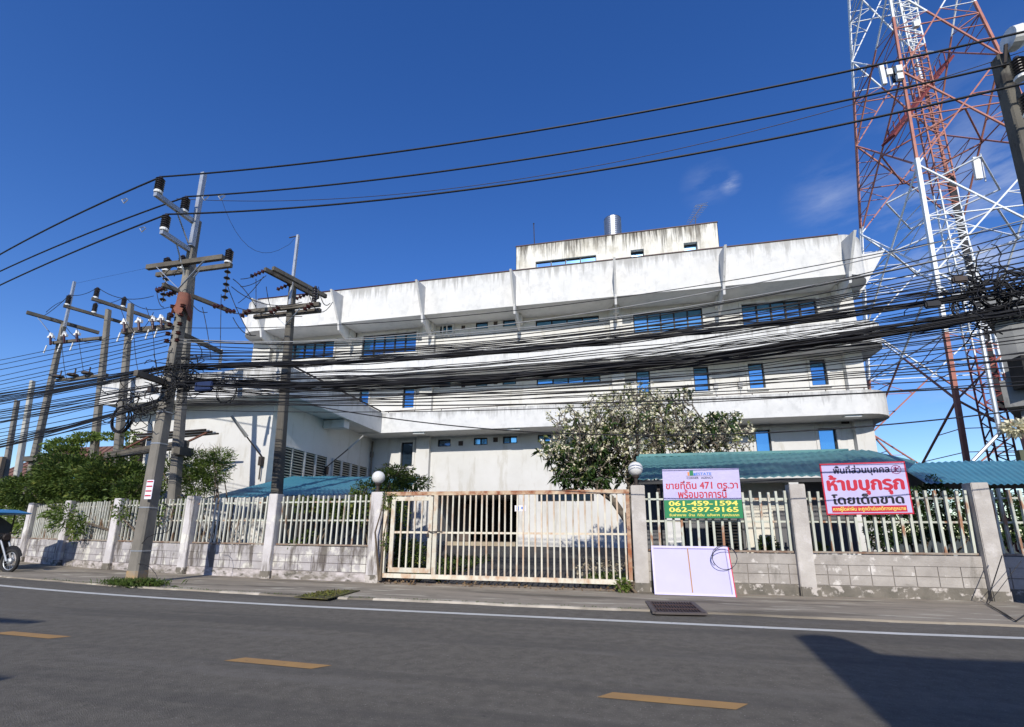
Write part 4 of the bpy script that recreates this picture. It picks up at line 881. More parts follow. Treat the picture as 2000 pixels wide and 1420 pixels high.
for s in (.0, .45, .8): disc_string(p3, a*(1-s)+b*s+np.array((0, 0, -.05)), a*(1-s)+b*s+np.array((-.5, .0, -.2)), 4, .07)
z3b = onY(568, 606, P3y)[2]; a2, b2 = onY(484, 612, P3y), onY(631, 603, P3y); a2[2] = b2[2] = z3b
MB().beam(a2+np.array((0, -.18, 0)), b2+np.array((0, -.18, 0)), .12, .13).build('crossarm', beam_m, p3)
MB().beam(a2+np.array((.15, .15, -.03)), b2+np.array((-.2, .15, -.03)), .12, .13).build('crossarm', beam_m, p3)
for s in (.12, .5, .93): disc_string(p3, a2*(1-s)+b2*s+np.array((0, -.25, .02)), a2*(1-s)+b2*s+np.array((-.18, -.45, -.3)), 3, .10)
post_insulator(p3, a2*.1+b2*.9+np.array((0, -.1, .12)), .55, .09)
for sx in (-.55, .55): MB().beam((P3x+sx, P3y-.2, z3b-.07), (P3x, P3y-.14, z3b-.6), .03, .012).build('brace', steel, p3)
# the transformer poles on the left
def rear_pole(px_b, px_t, Y, label, m=pole_m, wtop=.18, wbot=.30, ztop=None):
    b = onY(*px_b, Y); t = onY(*px_t, Y); x = b[0]-(t[0]-b[0])*b[2]/(t[2]-b[2])
    p = thing('utility_pole', label, 'utility pole', (x, Y, 0), poles); mb = MB(); shaft(mb, x, Y, 0, t[2], wbot, wtop, xt=t[0]); mb.build('shaft', m, p); return p, t[0], t[2]
pA, xA, zA = rear_pole((88, 800), (125, 632), 16.0, 'concrete pole with a long dark crossarm, second row at the left', pole_m)
pB, xB, zB = rear_pole((190, 820), (212, 605), 15.2, 'plain topped concrete pole between the two fuse crossarms')
pC, xC, zC = rear_pole((236, 820), (256, 594), 14.6, 'concrete pole with long crossarm just left of the tallest pole')
pD, xD, zD = rear_pole((45, 860), (64, 744), 19.0, 'pale short pole far left behind the hedge', mat('pale_pole', (.42, .41, .36)), .2, .3)
pE, xE, zE = rear_pole((14, 900), (34, 782), 20.0, 'dark short pole at the left picture edge', pole_m, .2, .3)
MB().box(onY(0, 920, 19.9)[0]-.3, onY(15, 905, 19.9)[0], 19.6, 19.8, onY(5, 932, 19.8)[2], onY(5, 893, 19.8)[2]).build('meter_cabinet', mat('cabinet_brown', (.25, .19, .13)), pE)
a, b = onZ(52, 610, zA+.05), onZ(193, 650, zA+.05); MB().beam(a, b, .14, .15).build('crossarm', pole_d, pA)
MB().beam(onY(82, 622, 16)+np.array((0, -.2, 0)), (xA, 15.8, zA-.9), .04, .02).build('brace', steel, pA)
MB().box(xA+.1, xA+.2, 15.9, 16.0, zA-.2, onY(142, 552, 16)[2]).build('steel_rod', steel, pA)
zA2 = onY(112, 668, 16)[2]; a, b = onY(102, 674, 15.8), onY(203, 656, 15.8); a[2] = b[2] = (a[2]+b[2])/2
MB().beam(a, b, .12, .13).build('crossarm', beam_m, pA)
for s in (.03, .3, .55): cutout(pA, a*(1-s)+b*s+np.array((0, -.2, .2)))
a, b = onZ(124, 597, zB-.3), onZ(246, 632, zB-.3); MB().beam(a, b, .11, .12).build('crossarm', beam_m, pB)
for s in (.05, .46): post_insulator(pB, a*(1-s)+b*s+np.array((0, 0, .12)), .38, .1)
INS_B = [a*(1-s)+b*s+np.array((0, 0, .55)) for s in (.05, .46)]
a, b = onZ(179, 583, zC-.1), onZ(335, 634, zC-.1); MB().beam(a, b, .12, .13).build('crossarm', beam_m, pC)
for s in (.04, .36, .95): post_insulator(pC, a*(1-s)+b*s+np.array((0, 0, .12)), .38, .1)
INS_C = [a*(1-s)+b*s+np.array((0, 0, .55)) for s in (.04, .36, .95)]
zC2 = onY(262, 645, 14.4)[2]; a, b = onY(240, 646, 14.4), onY(335, 640, 14.4); a[2] = b[2] = (a[2]+b[2])/2
MB().beam(a, b, .14, .2).build('crossarm', beam_m, pC)
for s in (.1, .4, .68, .85): cutout(pC, a*(1-s)+b*s+np.array((0, -.2, .25)))
a, b = onY(108, 745, 15.6), onY(210, 731, 15.4); a[2] = b[2] = (a[2]+b[2])/2
lt_ = MB().beam(a, b, .1, .12).build('lower_arm', beam_m, pB)
for s in (.1, .38, .66): MB().lathe([(.05, -.04), (.22, -.02), (.2, .06), (.05, .1)], a*(1-s)+b*s+np.array((0, -.1, .12)), 12).tube([a*(1-s)+b*s+np.array((.1, -.1, .15)), a*(1-s)+b*s+np.array((.1, -.1, .42))], .03, 6).build('street_lamp_head', iron, lt_)
a, b = onY(208, 890, 13.9), onY(362, 883, 12.4); b[2] = a[2]
tb = thing('transformer_beam', 'horizontal weathered concrete beam clamped between the rear poles', 'concrete beam', a)
MB().beam(a, b, .16, .24).build('beam', beam_m, tb); MB().beam(onY(345, 880, 12.0), onY(372, 884, 12.6), .2, .26).build('end_beam', pole_d, tb)
one(MB().beam(onY(50, 897, 15.8), onY(110, 893, 15.8), .2, .22).build('short_beam', pole_d), 'short dark concrete beam clamped to the left rear pole above the hedge', 'concrete beam')
# right hand pole, mostly out of frame
RX, RY = 7.62, 9.3
p6 = thing('utility_pole', 'thick dark concrete pole at the upper right edge carrying arms and a drum lamp', 'utility pole', (RX, RY, 0), poles)
mb = MB(); shaft(mb, RX, RY, 0, 10.35, .42, .21); mb.build('shaft', pole_d, p6)
for z, dy in ((10.15, 1.0), (9.55, .45)):
    MB().beam((RX+.12, RY-dy-.3, z-.3), (RX+.12, RY-.05, z-.3), .1, .11).build('steel_arm', iron, p6)
MB().beam((RX+.12, RY-.8, 9.8), (RX+.05, RY-.1, 9.1), .05, .03).build('brace', iron, p6)
for q in ((1990, 135), (2008, 205)): post_insulator(p6, onY(*q, RY-.5)-np.array((0, 0, .15)), .36, .105)
dc = onY(1987, 74, RY-.3)
dl = MB().lathe([(.05, -.16), (.2, -.15), (.22, 0), (.19, .06), (.10, .2), (.04, .24)], dc, 18, axis='x').build('drum_lamp', white_p, p6)
MB().tube([dc+np.array((-.2, 0, -.1)), dc+np.array((-.2, .1, -.4)), (RX, RY, 10.0)], .03, 6).build('lamp_arm', iron, p6)

# ================================================================== overhead wires
def cable(pts, r, label, cat='overhead cable', group=None, m=black, n=4, name='overhead_cable'):
    return one(MB().tube(pts, r, n).build(name, m, smooth=True), label, cat, group)
def quad3(P0, P1, P2, n=40, s1=None):                 # sagging curve through three points of one vertical plane
    P0, P1, P2 = map(np.array, (P0, P1, P2)); d = P2-P0; hl = np.hypot(d[0], d[1]); s1 = s1 or ((P1-P0)[:2]@d[:2])/hl**2
    k = (P1[2]-(P0[2]*(1-s1)+P2[2]*s1))/(s1*(1-s1))
    out = []
    for i in range(n+1):
        s = i/n; p = P0*(1-s)+P2*s; p[2] += k*s*(1-s); out.append(p)
    return out
# high voltage, right span and left span
HVR = [(1200, 229, 2000, 62), (1205, 282, 2000, 118), (1205, 327, 2000, 163)]
TL = np.array((-35.0, 14.2, 0))
for i, (p, q) in enumerate(zip(HVP, HVR)):
    yy = p[1]; m1 = onY(q[0], q[1], yy); m2 = onY(q[2], q[3], yy); s1 = (m1[0]-p[0])/(m2[0]-p[0])
    pts = quad3(p, m1, m2, 48); e = pts[-1]+(pts[-1]-pts[-2])*2
    nm = ('topmost', 'second', 'third')[i]
    cable(pts+[e], .026, f'{nm} thick black power line sloping up from the tall pole to the right edge', 'power line', 'thick high voltage lines')
    tgt = (0, (497, 530, 557)[i]); D = TL[:2]-p[:2]; dr = ray(*tgt)
    # intersection with the vertical plane through the insulator and the next pole
    A_ = np.array([[dr[0], -D[0]], [dr[1], -D[1]]]); t, s = np.linalg.solve(A_, p[:2]-CAM[:2]); Q = CAM+dr*t
    far = p+np.append(D, 0); far[2] = p[2]-.1
    mid = Q; cable(quad3(p, mid, far, 24), .026, f'{nm} thick black power line running down left from the tall pole', 'power line', 'thick high voltage lines')
for (px, py, yv, lab) in ((243, 391, HVP[0][1], 'first'), (278, 447, HVP[2][1], 'third'), (400, 385, HVP[1][1], 'second'), (432, 384, HVP[1][1], 'second, right')):
    c = onX(px, py, -11.0-(0 if px > 300 else 1.6)) if px < 300 else onY(px, py, yv)
    one(MB().tube([c+np.array((-.1, 0, .03)), c+np.array((.0, 0, -.1)), c+np.array((.12, 0, .0)), c+np.array((.05, 0, .05)), c+np.array((-.1, 0, .03))], .014, 4).build('line_clamp', steel), f'small silver wire clamp on the {lab} power line near the tall pole', 'wire clamp')
# thin loop wires on the pole heads
rw = random.Random(5)
def jumper(a, b, sag, r=.014, lab='short black jumper wire looping between insulators on the pole heads'):
    a, b = np.array(a, float), np.array(b, float); m_ = (a+b)/2+np.array((0, 0, -sag)); cable(quad3(a, m_, b, 10), r, lab, 'jumper wire', 'jumper wires on the pole heads', name='jumper_wire')
def jp(q0, q1, Y, sag, r=.014): jumper(onY(*q0, Y), onY(*q1, Y), sag, r)
jp((430, 381), (560, 480), 10.5, .9, .006); jp((560, 480), (575, 465), 12.0, .05, .006)
for q in [((455, 545), (500, 600), 12.3, -.1), ((452, 560), (590, 590), 12.3, .35), ((470, 545), (497, 540), 12.3, .02), ((305, 560), (320, 600), 12, .2), ((318, 543), (350, 527), 11.8, -.25), ((340, 540), (372, 510), 11.8, -.3),
          ((370, 585), (405, 610), 12, .15), ((432, 575), (430, 690), 12, 0), ((445, 560), (490, 655), 12.2, .1), ((256, 640), (300, 610), 14, .5), ((500, 545), (500, 620), 12.4, -.0), ((520, 560), (545, 620), 12.4, .3), ((600, 560), (650, 590), 12.4, .6),
          ((395, 600), (412, 700), 11.8, -.1), ((150, 640), (165, 740), 15.5, .0), ((120, 640), (130, 740), 15.5, .2), ((262, 660), (275, 740), 14, .2), ((300, 660), (310, 735), 14, .2), ((235, 600), (262, 655), 14, .1), ((130, 640), (215, 655), 15, .5),
          ((285, 600), (300, 660), 13.5, -.1), ((90, 610), (125, 588), 15.6, -.1), ((455, 620), (500, 655), 12, .2), ((622, 560), (645, 592), 12.4, .3)]: jp(*q)
def jspan(P, Q, sag): jumper(P, Q, sag, .014)
jspan(INS_B[0], INS_C[0], .15); jspan(INS_B[1], INS_C[1], .15); jspan(INS_C[0], onY(300, 578, 13.0), .3); jspan(INS_C[1], onY(330, 600, 12.6), .3); jspan(INS_B[0], onY(80, 620, 16), .1)
# mid-height lines between the pole pair and the third pole, and onwards to the right
for a, b, Y in (((465, 592), (515, 540), 12.3), ((470, 560), (520, 538), 12.3), ((450, 610), (510, 605), 12.3), ((460, 600), (590, 618), 12.3)): jp(a, b, Y, .1)
# ---- bundles: (y at pole x~345, y at x=1000, y at x=2000)
GRP = 'black cables strung between the two street poles'
def span(yL, yM, yR, r, Y=9.15, lab='black cable, one of the many strung across the facade between the poles', xM=1000, m=black, xL=345, grp=GRP, wob=0.0):
    a = onY(xL, yL, Y); b = onY(xM, yM, Y); c = onY(2000, yR, Y)
    pts = quad3(a, b, c, 44); e = pts[-1]+(pts[-1]-pts[-4])*1.0; a2 = pts[0]
    if wob:
        ph = rw.random()*6; 
        for k, p in enumerate(pts): p[2] += wob*math.sin(k*.55+ph)*.5+wob*math.sin(k*1.37+ph*2)*.3; p[1] += wob*math.cos(k*.8+ph)
    cable(pts+[e], r, lab, group=grp, m=m)
rb_ = random.Random(21)
def fam(n, yL, yM, yR, sp, r0, r1, xM=1000, wob=0.0, lab='', grp=''):
    for i in range(n):
        j = rb_.gauss(0, 1)
        span(yL+j*sp[0]+rb_.gauss(0, sp[0]*.4), yM+j*sp[1]+rb_.gauss(0, sp[1]*.35), yR+j*sp[2]+rb_.gauss(0, sp[2]*.4), rb_.uniform(r0, r1), 9.15+rb_.uniform(-.18, .3), xM=xM, wob=wob, lab=lab, grp=grp)
UB = dict(lab='black cable twisted into the upper thick bundle across the facade', grp='cables of the upper thick bundle')
LB = dict(lab='black cable twisted into the lower thick bundle across the facade', grp='cables of the lower thick bundle')
MBn = dict(lab='loose thin black cable fanned out around the two thick bundles', grp='loose cables around the two bundles')
fam(11, 714, 684, 556, (4, 2.6, 8), .008, .013, wob=.03, **UB)
fam(5, 716, 684, 566, (2.5, 1.8, 4), .013, .018, wob=.02, **UB)
fam(17, 752, 735, 604, (6.5, 5.5, 10), .008, .013, wob=.035, **LB)
fam(6, 748, 733, 604, (3, 3, 6), .013, .019, wob=.025, **LB)
fam(18, 735, 714, 582, (12, 14, 22), .006, .010, wob=.03, **MBn)
fam(9, 700, 672, 540, (6, 5, 12), .006, .010, wob=.03, **MBn)
fam(10, 760, 757, 655, (12, 15, 28), .006, .010, wob=.03, lab='thin black cable sagging below the lower thick bundle', grp='cables below the lower bundle')
for yL, yM, yR, r in ((660, 655, 452, .011), (666, 648, 470, .012), (672, 662, 486, .012), (679, 668, 500, .011), (686, 665, 512, .013), (692, 672, 524, .012), (700, 676, 535, .014), (640, 607, 436, .009),
                      (776, 760, 662, .012), (783, 772, 700, .012), (786, 790, 752, .014), (770, 768, 716, .011), (800, 800, 745, .009), (765, 745, 640, .012), (790, 765, 690, .011), (792, 780, 735, .010)):
    span(yL, yM, yR, r, lab='single thin black cable crossing the facade above the upper bundle' if yL < 705 else 'single thin black cable crossing the facade below the lower bundle', grp='single cables above the upper bundle' if yL < 705 else 'single cables below the lower bundle')
span(790, 845, 800, .012, xM=1500, xL=600)
# pale cables
for yL, yM, yR in ((662, 643, 470), (668, 632, 430)): span(yL, yM, yR, .011, m=cable_g, lab='pale grey cable crossing the facade above the black ones', grp='pale cables across the facade')
span(388, 352, 100, .009, m=iron, lab='very thin grey guy wire running just under the second power line', grp='thin guy wires', Y=9.3)
jp((150, 553), (290, 523), 15, .0, .005)
# left spans
def lspan(yR_, yL_, r, sag=.0, P=None, wob=0.0):
    p = onY(333+rb_.uniform(-10, 10), yR_, 9.15); D = TL[:2]-p[:2]; dr = ray(0, yL_); A_ = np.array([[dr[0], -D[0]], [dr[1], -D[1]]]); t, s = np.linalg.solve(A_, p[:2]-CAM[:2]); Q = CAM+dr*t
    far = p+np.append(D, 0); far[2] = Q[2]+(Q[2]-p[2])*.4+.5
    pts = quad3(p, Q, far, 22)
    if wob:
        ph = rb_.random()*6
        for k, q in enumerate(pts): q[2] += wob*math.sin(k*.9+ph)
    cable(pts, r, 'black cable, one of the many running left from the tallest pole', group='black cables running left from the tallest pole')
for k in range(9): lspan(712+k*1.2, 768+k*2.6, .018, wob=.015)
for k in range(9): lspan(744+k*2.2, 800+k*3.2, .014, wob=.02)
for k in range(8): lspan(772+k*.9, 860+k*2.2, .016, wob=.02)
for yr, yl, r in ((640, 703, .011), (648, 712, .011), (654, 722, .012), (662, 735, .011), (668, 745, .012), (676, 752, .012), (684, 760, .011), (700, 765, .012), (725, 790, .012), (755, 838, .011), (780, 845, .012), (786, 853, .012), (730, 782, .01), (765, 825, .011), (792, 872, .012), (800, 868, .01)): lspan(yr, yl, r, wob=.01)
# tangled coils and splice boxes
def coil(c, r, turns, label, th=.014, tilt=(1, 0, 0), sq=1.15, n=26):
    pts = []; rr = random.Random(int(c[0]*100))
    for k in range(int(turns*n)+1):
        a = 2*math.pi*k/n; q = r*(1+.06*math.sin(k*.37)); pts.append(np.array(c)+np.array((q*math.cos(a), .03*math.sin(k*.21)+.015*(k/n), q*sq*math.sin(a))))
    return one(MB().tube(pts, th, 4).build('cable_coil', black, smooth=True), label, 'cable coil', 'coils of spare cable')
coil(onY(233, 818, 9.6), .30, 6, 'thick round coil of black cable hanging left of the tallest pole', .018)
coil(onY(441, 761, 9.2), .30, 3, 'thin ring of spare cable hanging right of the tallest pole', .010, sq=1.1)
coil(onY(1945, 572, 9.1), .22, 5, 'round cable coil in the tangle at the right edge', .014)
coil(onY(1885, 600, 9.1), .16, 4, 'small cable coil below the splice boxes at right', .012)
coil(onY(1985, 560, 9.1), .25, 4, 'cable coil half out of frame at the right edge', .014)
def tangle(cx, cy, sx, sy, n, label, Y=9.15, r=.011):
    mb = MB(); rr = random.Random(int(cx)); c0 = onY(cx, cy, Y)
    for k in range(n):
        s = np.array((rr.gauss(0, sx), rr.gauss(0, .12), rr.gauss(0, sy))); p = c0+s; pts = [p]; d = np.array((rr.gauss(0, 1), rr.gauss(0, .3), rr.gauss(0, .7)))
        for j in range(9):
            d += np.array((rr.gauss(0, .6), rr.gauss(0, .2), rr.gauss(0, .6))); d /= np.linalg.norm(d); pts.append(pts[-1]+d*.09)
        mb.tube(pts, r*rr.uniform(.7, 1.3), 4)
    return one(mb.build('cable_tangle', black, smooth=True, kind='stuff'), label, 'cable tangle')
tangle(1965, 565, .34, .12, 70, 'messy tangle of black cables bunched at the right edge')
tangle(348, 740, .26, .28, 46, 'messy knot of black cables around the tallest pole', Y=9.1)
tangle(275, 790, .22, .16, 34, 'loose black cable ends drooping left of the tallest pole', Y=9.0)
for (x0, y0, x1, y1, l, m_) in ((1805, 590, 1838, 600, 'flat black splice box hanging in the cables, left one of the pair at right', black), (1858, 541, 1890, 551, 'dark square panel hanging in the cables at right', iron), (383, 747, 414, 762, 'blue black splice box beside the tallest pole', mat('navy_box', (.015, .03, .09))),
                            (290, 757, 308, 766, 'small dark splice box left of the tallest pole', iron)):
    a, b = onY(x0, y0, 9.0), onY(x1, y1, 9.0); one(MB().box(a[0], b[0], 8.96, 9.04, b[2], a[2]).build('splice_box', m_, bevel=.02), l, 'splice box', 'splice boxes hung in the cables')
MB_ = MB().box(*[v for v in (onY(1517, 601, 8.9)[0]-.05, onY(1517, 601, 8.9)[0]+.05, 8.85, 8.95, onY(1517, 601, 8.9)[2]-.08, onY(1517, 601, 8.9)[2]+.06)])
# trailing wires at ground right and beside the pole
gx = onZ(1990, 1213, .04)
one(MB().tube([onY(1957, 1085, 10.9), onY(1927, 1178, 10.7), onZ(1965, 1200, .05), onZ(1985, 1213, .05), onZ(2010, 1195, .05)], .009, 5).tube([onY(1995, 1095, 10.9), onY(1930, 1180, 10.7), onZ(1975, 1208, .05)], .006, 4).build('fallen_wire', black), 'black wire trailing down the wall to the pavement at the right edge', 'wire')
one(MB().tube([onY(300, 1060, 9.2)+np.array((.45*math.sin(t*.45), 0, .9-t*.11+.1*math.sin(t))) for t in range(0, 17)], .008, 4).build('stray_wire', black), 'thin black wire looping beside the tallest pole foot', 'wire')

# ================================================================== lattice tower
K = .073
def leg(i, z):
    d = (z-5.2)*K; x = 16.1+d if i in (0, 3) else 24.5-d; y = 26+d if i in (0, 1) else 34.4-d*.55; return np.array((x, y, z))
def zpy(py):
    return min(np.arange(0, 60, .05), key=lambda z: abs(project(leg(0, z))[1]-py))
tw = thing('lattice_tower', 'very tall red and white lattice telecom tower behind the right of the building', 'radio tower', (20.3, 30.2, 0))
B1, B2, B3 = zpy(650), zpy(310), zpy(35)
def band(z): return rust_red if (z < B1 or B2 < z < B3) else tow_white
ZS = [0.5, 7.7, 14.8, 21.7, 28.6, 35.6, 42.4]
def bar3(a, b, w, name, par=None):
    zc_ = (a[2]+b[2])/2; return MB().beam(a, b, w).build(name, band(zc_), tw)
zb = sorted(set(ZS+[B1, B2, B3]))
for i in range(4):
    for z0, z1 in zip(zb[:-1], zb[1:]): 
        MB().beam(leg(i, z0), leg(i, z1), .19 if z1 < 25 else .13).build('leg', band((z0+z1)/2), tw)
def split(a, b):    # break at colour bands
    cuts = [0, 1]
    for B in (B1, B2, B3):
        if (a[2]-B)*(b[2]-B) < 0: cuts.append((B-a[2])/(b[2]-a[2]))
    cuts = sorted(cuts); return [(a+(b-a)*s, a+(b-a)*t) for s, t in zip(cuts[:-1], cuts[1:])]
def lat(name, a, b, w):
    for p, q in split(np.array(a), np.array(b)): MB().beam(p, q, w, w*.9).build(name, band((p[2]+q[2])/2) if name != 'redundant' else band((p[2]+q[2])/2), tw)
for i in range(4):
    j = (i+1) % 4
    for z0, z1 in zip(ZS[:-1], ZS[1:]):
        a0, a1, b0, b1 = leg(i, z0), leg(i, z1), leg(j, z0), leg(j, z1); m0, m1 = (a0+b0)/2, (a1+b1)/2; ce = (a0+b0+a1+b1)/4
        near = i in (0, 3)
        lat('diagonal', a0, b1, .085); lat('diagonal', b0, a1, .085); lat('horizontal', (a0+a1)/2, (b0+b1)/2, .06)
        for s in (.2, .36, .64, .8):
            p = a0+(a1-a0)*s; q = b0+(b1-b0)*s
            pd = (a0+(b1-a0)*s) if s < .5 else (b0+(a1-b0)*s); qd = (b0+(a1-b0)*s) if s < .5 else (a0+(b1-a0)*s)
            lat('redundant', p, pd, .038); lat('redundant', q, qd, .038)
            t_ = .5
            if abs(s-.5) < .2:
                lat('redundant', (a0+a1)/2, pd, .035); lat('redundant', (b0+b1)/2, qd, .035)
    for z in (ZS[2]+ZS[3])/2, (ZS[3]+ZS[4])/2, ZS[3]:
        lat('plan_brace', (leg(i, z)+leg(j, z))/2, (leg(j, z)+leg((j+1) % 4, z))/2, .08)
# central cable ladder
lc = np.array((20.6, 30.6)); 
for k, (z0, z1) in enumerate(zip(zb[:-1], zb[1:])):
    for dx, dy in ((-.45, -.3), (.45, -.3), (.45, .3), (-.45, .3)): MB().beam((lc[0]+dx, lc[1]+dy, z0), (lc[0]+dx, lc[1]+dy, z1), .07).build('ladder_post', band((z0+z1)/2) if (z0+z1)/2 > B1 else dark_red, tw)
for g0 in range(0, 42, 6):
    for q in range(2):
        mb = MB(); 
        for k in range(12):
            z = g0+k*.5; s = 1 if k % 2 else -1
            if int(k/6) != q: continue
            mb.beam((lc[0]-.45*s, lc[1]-.3, z), (lc[0]+.45*s, lc[1]-.3, z+.5), .05); mb.beam((lc[0]-.45, lc[1]+.3*s, z), (lc[0]-.45, lc[1]-.3*s, z+.5), .05); mb.beam((lc[0]-.45, lc[1]-.3, z), (lc[0]+.45, lc[1]-.3, z), .04)
        mb.build('ladder_lacing', band(g0+q*3+1.5) if g0+q*3 > B1 else dark_red, tw)
MB().box(lc[0]+.1, lc[0]+.42, lc[1]-.28, lc[1]-.2, 8, 23).build('feeder_cables', black, tw)
MB().tube([(lc[0]+2.0, lc[1]-3.2, 2), (lc[0]+1.5, lc[1]-3.0, 16)], .13, 10).build('conduit', steel, tw)
z_p = zpy(200); pf = [onY(1735, 285, 30), onY(1858, 110, 30)]
pa, pb_ = np.array((17.6, 27.6, 22.8)), np.array((22.2, 32.2, 25.5))
pa, pb_ = onY(1735, 275, 29.5), onY(1850, 120, 31.5)
MB().beam(pa, pb_, .9, .15, up=(0, 0, 1)).build('antenna_platform', dark_red, tw)
for s in np.linspace(.02, .98, 12):
    c = pa+(pb_-pa)*s
    MB().beam(c, c+np.array((0, 0, .8)), .05).build('platform_post', dark_red, tw)
def panel_ant(px0, py0, px1, py1, Y, w=.3):
    a, b = onY(px0, py0, Y), onY(px1, py1, Y); MB().beam(a, b, w, .16).build('panel_antenna', white_p, tw); MB().tube([a+np.array((.3, 0, .2)), b+np.array((.3, 0, -.2))], .04, 6).build('antenna_mast', steel, tw)
panel_ant(1720, 128, 1728, 165, 27, .22); panel_ant(1905, 308, 1912, 350, 29, .35)
for (px, py) in ((1736, 142), (1755, 135), (1757, 150), (1789, 48)):
    c = onY(px, py, 27); MB().box(c[0]-.15, c[0]+.15, 26.9, 27.1, c[2]-.2, c[2]+.2).build('radio_unit', white_p, tw)
c = onY(1750, 145, 27.3); MB().box(c[0]-.2, c[0]+.3, 27.2, 27.4, c[2]-.5, c[2]+.5).build('radio_unit', black, tw)

# ------------------------------------------------------------------ grey building at the right edge
gb = thing('grey_building', 'weathered dark grey concrete building with slanting balcony band at the right edge', 'building', (15, 20, 0))
def gfoot(o, x0=0.0): return [(13.95+x0-o, 20.0-o), (14.3+x0-o*.3, 19.75-o), (26, 18.2-o), (30, 26), (20.2+x0-o, 27.2)]
for nm, o, x0, z0, z1 in (('ground_storey', 0, .35, .1, 5.75), ('balcony_band', .25, 0, 5.75, 6.75), ('upper_storey', 0, .15, 6.75, 9.1), ('roof_band', .35, 0, 9.1, 10.0)):
    MB().prism([(x, y, z0) for x, y in gfoot(o, x0)], (0, 0, z1-z0)).build(nm, greyb, gb)
c = onY(1999, 725, 19.2); MB().box(c[0]-.2, c[0]+1.4, 18.9, 19.5, c[2]-.6, c[2]+.5).build('window', darkin, gb)
one(MB().box(13.3, 22, 19.0, 19.2, 0, 4.1).build('garden_wall', mat('mossy_wall', (.12, .13, .09), (.08, .09, .06), 2, .95)), 'mossy dark wall below the grey building at right', 'wall')
sl = thing('street_light', 'thin grey steel street light pole with slanted arm before the lattice tower', 'street light', onY(1955, 870, 18.5))
q0, q1, q2 = onY(1908, 610, 18.5), onY(1953, 845, 18.5), onY(1893, 908, 18.5)
MB().tube([q0, q1], .07, 8).build('post', steel, sl); MB().tube([q1, q2], .06, 8).build('arm', steel, sl)

# house at the far left
hs_ = thing('house', 'small house with brown tiled roof behind the hedge at left', 'house', (-40, 28, 0))
MB().box(-49, -34, 28.5, 36, 0, 5.2).build('wall', mat('house_wall', (.42, .38, .34)), hs_)
hr_ = MB(); hr_.prism([(-50, 28, 5.0), (-33, 28, 5.0), (-35.5, 30.5, 7.9), (-46, 30.5, 7.9)], (0, 0, .08)); hr_.prism([(-33, 28, 5.0), (-33, 36, 5.0), (-35.5, 30.5, 7.9)], (0, 0, .08)); hr_.build('roof', brick_r, hs_)
MB().box(-50, -33, 27.85, 27.97, 4.9, 5.1).build('gutter', teal, hs_)
for k in range(18): MB().beam((-49.5+k*.93, 27.95, 5.12), (-45.6+k*.58, 30.4, 7.95), .06, .05).build('roof_batten', brick_r, hs_)

# ================================================================== plants
def blob_points(n, ells, shell=.55, rng=RNG):
    wgt = np.array([e[3]*e[4]*e[5] for e in ells]); wgt = wgt/wgt.sum(); idx = rng.choice(len(ells), n, p=wgt); E = np.array(ells)[idx]
    d = rng.normal(size=(n, 3)); d /= np.linalg.norm(d, axis=1, keepdims=True); r = (shell+(1-shell)*rng.random(n))[:, None]**.6
    r = r*(1+.12*np.sin(d[:, :1]*9+E[:, :1])+.12*np.sin(d[:, 2:]*11+E[:, 1:2]*3))
    return E[:, :3]+d*r*E[:, 3:6], d
def shrub(name, label, cat, base, ells, n, leaf, lm, stems=5, shell=.45, droop=.2, twigs=0):
    n = int(n*1.5)
    t = thing(name, label, cat, base); P, d = blob_points(n, ells, shell); keep = P[:, 2] > base[2]+.03; P, d = P[keep], d[keep]
    V, F = leaves(P, leaf[0], leaf[1], dirs=d*.6+np.array((0, 0, .15)), droop=droop); fastmesh('foliage', V, F, lm, t)
    mb = MB(); rr = random.Random(int(abs(base[0]*77)))
    for k in range(stems):
        e = ells[k % len(ells)]; tip = np.array((e[0]+rr.gauss(0, e[3]*.4), e[1]+rr.gauss(0, e[4]*.4), e[2]+rr.uniform(-.1, .7)*e[5])); b = np.array(base)+np.array((rr.gauss(0, .12), rr.gauss(0, .12), 0)); m_ = (b+tip)/2+np.array((rr.gauss(0, .12), rr.gauss(0, .1), .1))
        mb.tube([b, m_, tip], [.035, .022, .008], 5)
    for k in range(twigs):
        e = ells[k % len(ells)]; dd = np.array((rr.gauss(0, 1), rr.gauss(0, 1), abs(rr.gauss(.3, .8)))); dd /= np.linalg.norm(dd); c_ = np.array(e[:3]); ee = np.array(e[3:6]); p = c_+dd*ee*.5
        mb.tube([p, p+dd*ee*.5+np.array((0, 0, .05)), p+dd*ee*.85], [.008, .006, .003], 4)
    mb.build('stem', twig, t); return t
def E_(px, py, Y, rx, rz, ry=None):     # ellipsoid given by picture centre & radii in px
    c = onY(px, py, Y); a = onY(px+rx, py, Y)[0]-c[0]; z_ = onY(px, py-rz, Y)[2]-c[2]; return (c[0], c[1], c[2], abs(a), ry or max(.35, abs(a)*.5), abs(z_))
shrub('creeper_hedge', 'big dark green creeper mass spilling over the left fence', 'hedge', (-19.5, 14.6, 0), [E_(150, 935, 14.3, 75, 45, 1.0), E_(215, 940, 13.6, 70, 42, .9), E_(60, 960, 14.6, 70, 30, .8), E_(120, 900, 14.8, 35, 30, .6), E_(175, 1000, 13.6, 90, 40, .5), E_(265, 960, 12.9, 40, 30, .5)], 13000, (.16, .07), leaf1, 12, .35, twigs=40)
shrub('feathery_hedge', 'yellow green feathery bush at the far left edge behind the canopy', 'bush', (-24.5, 16.4, 0), [E_(20, 965, 16.0, 50, 26, .7), E_(55, 1010, 14.6, 55, 30, .4), E_(10, 1010, 15.6, 40, 35, .4)], 5200, (.14, .05), leaf2, 6, .35, twigs=20)
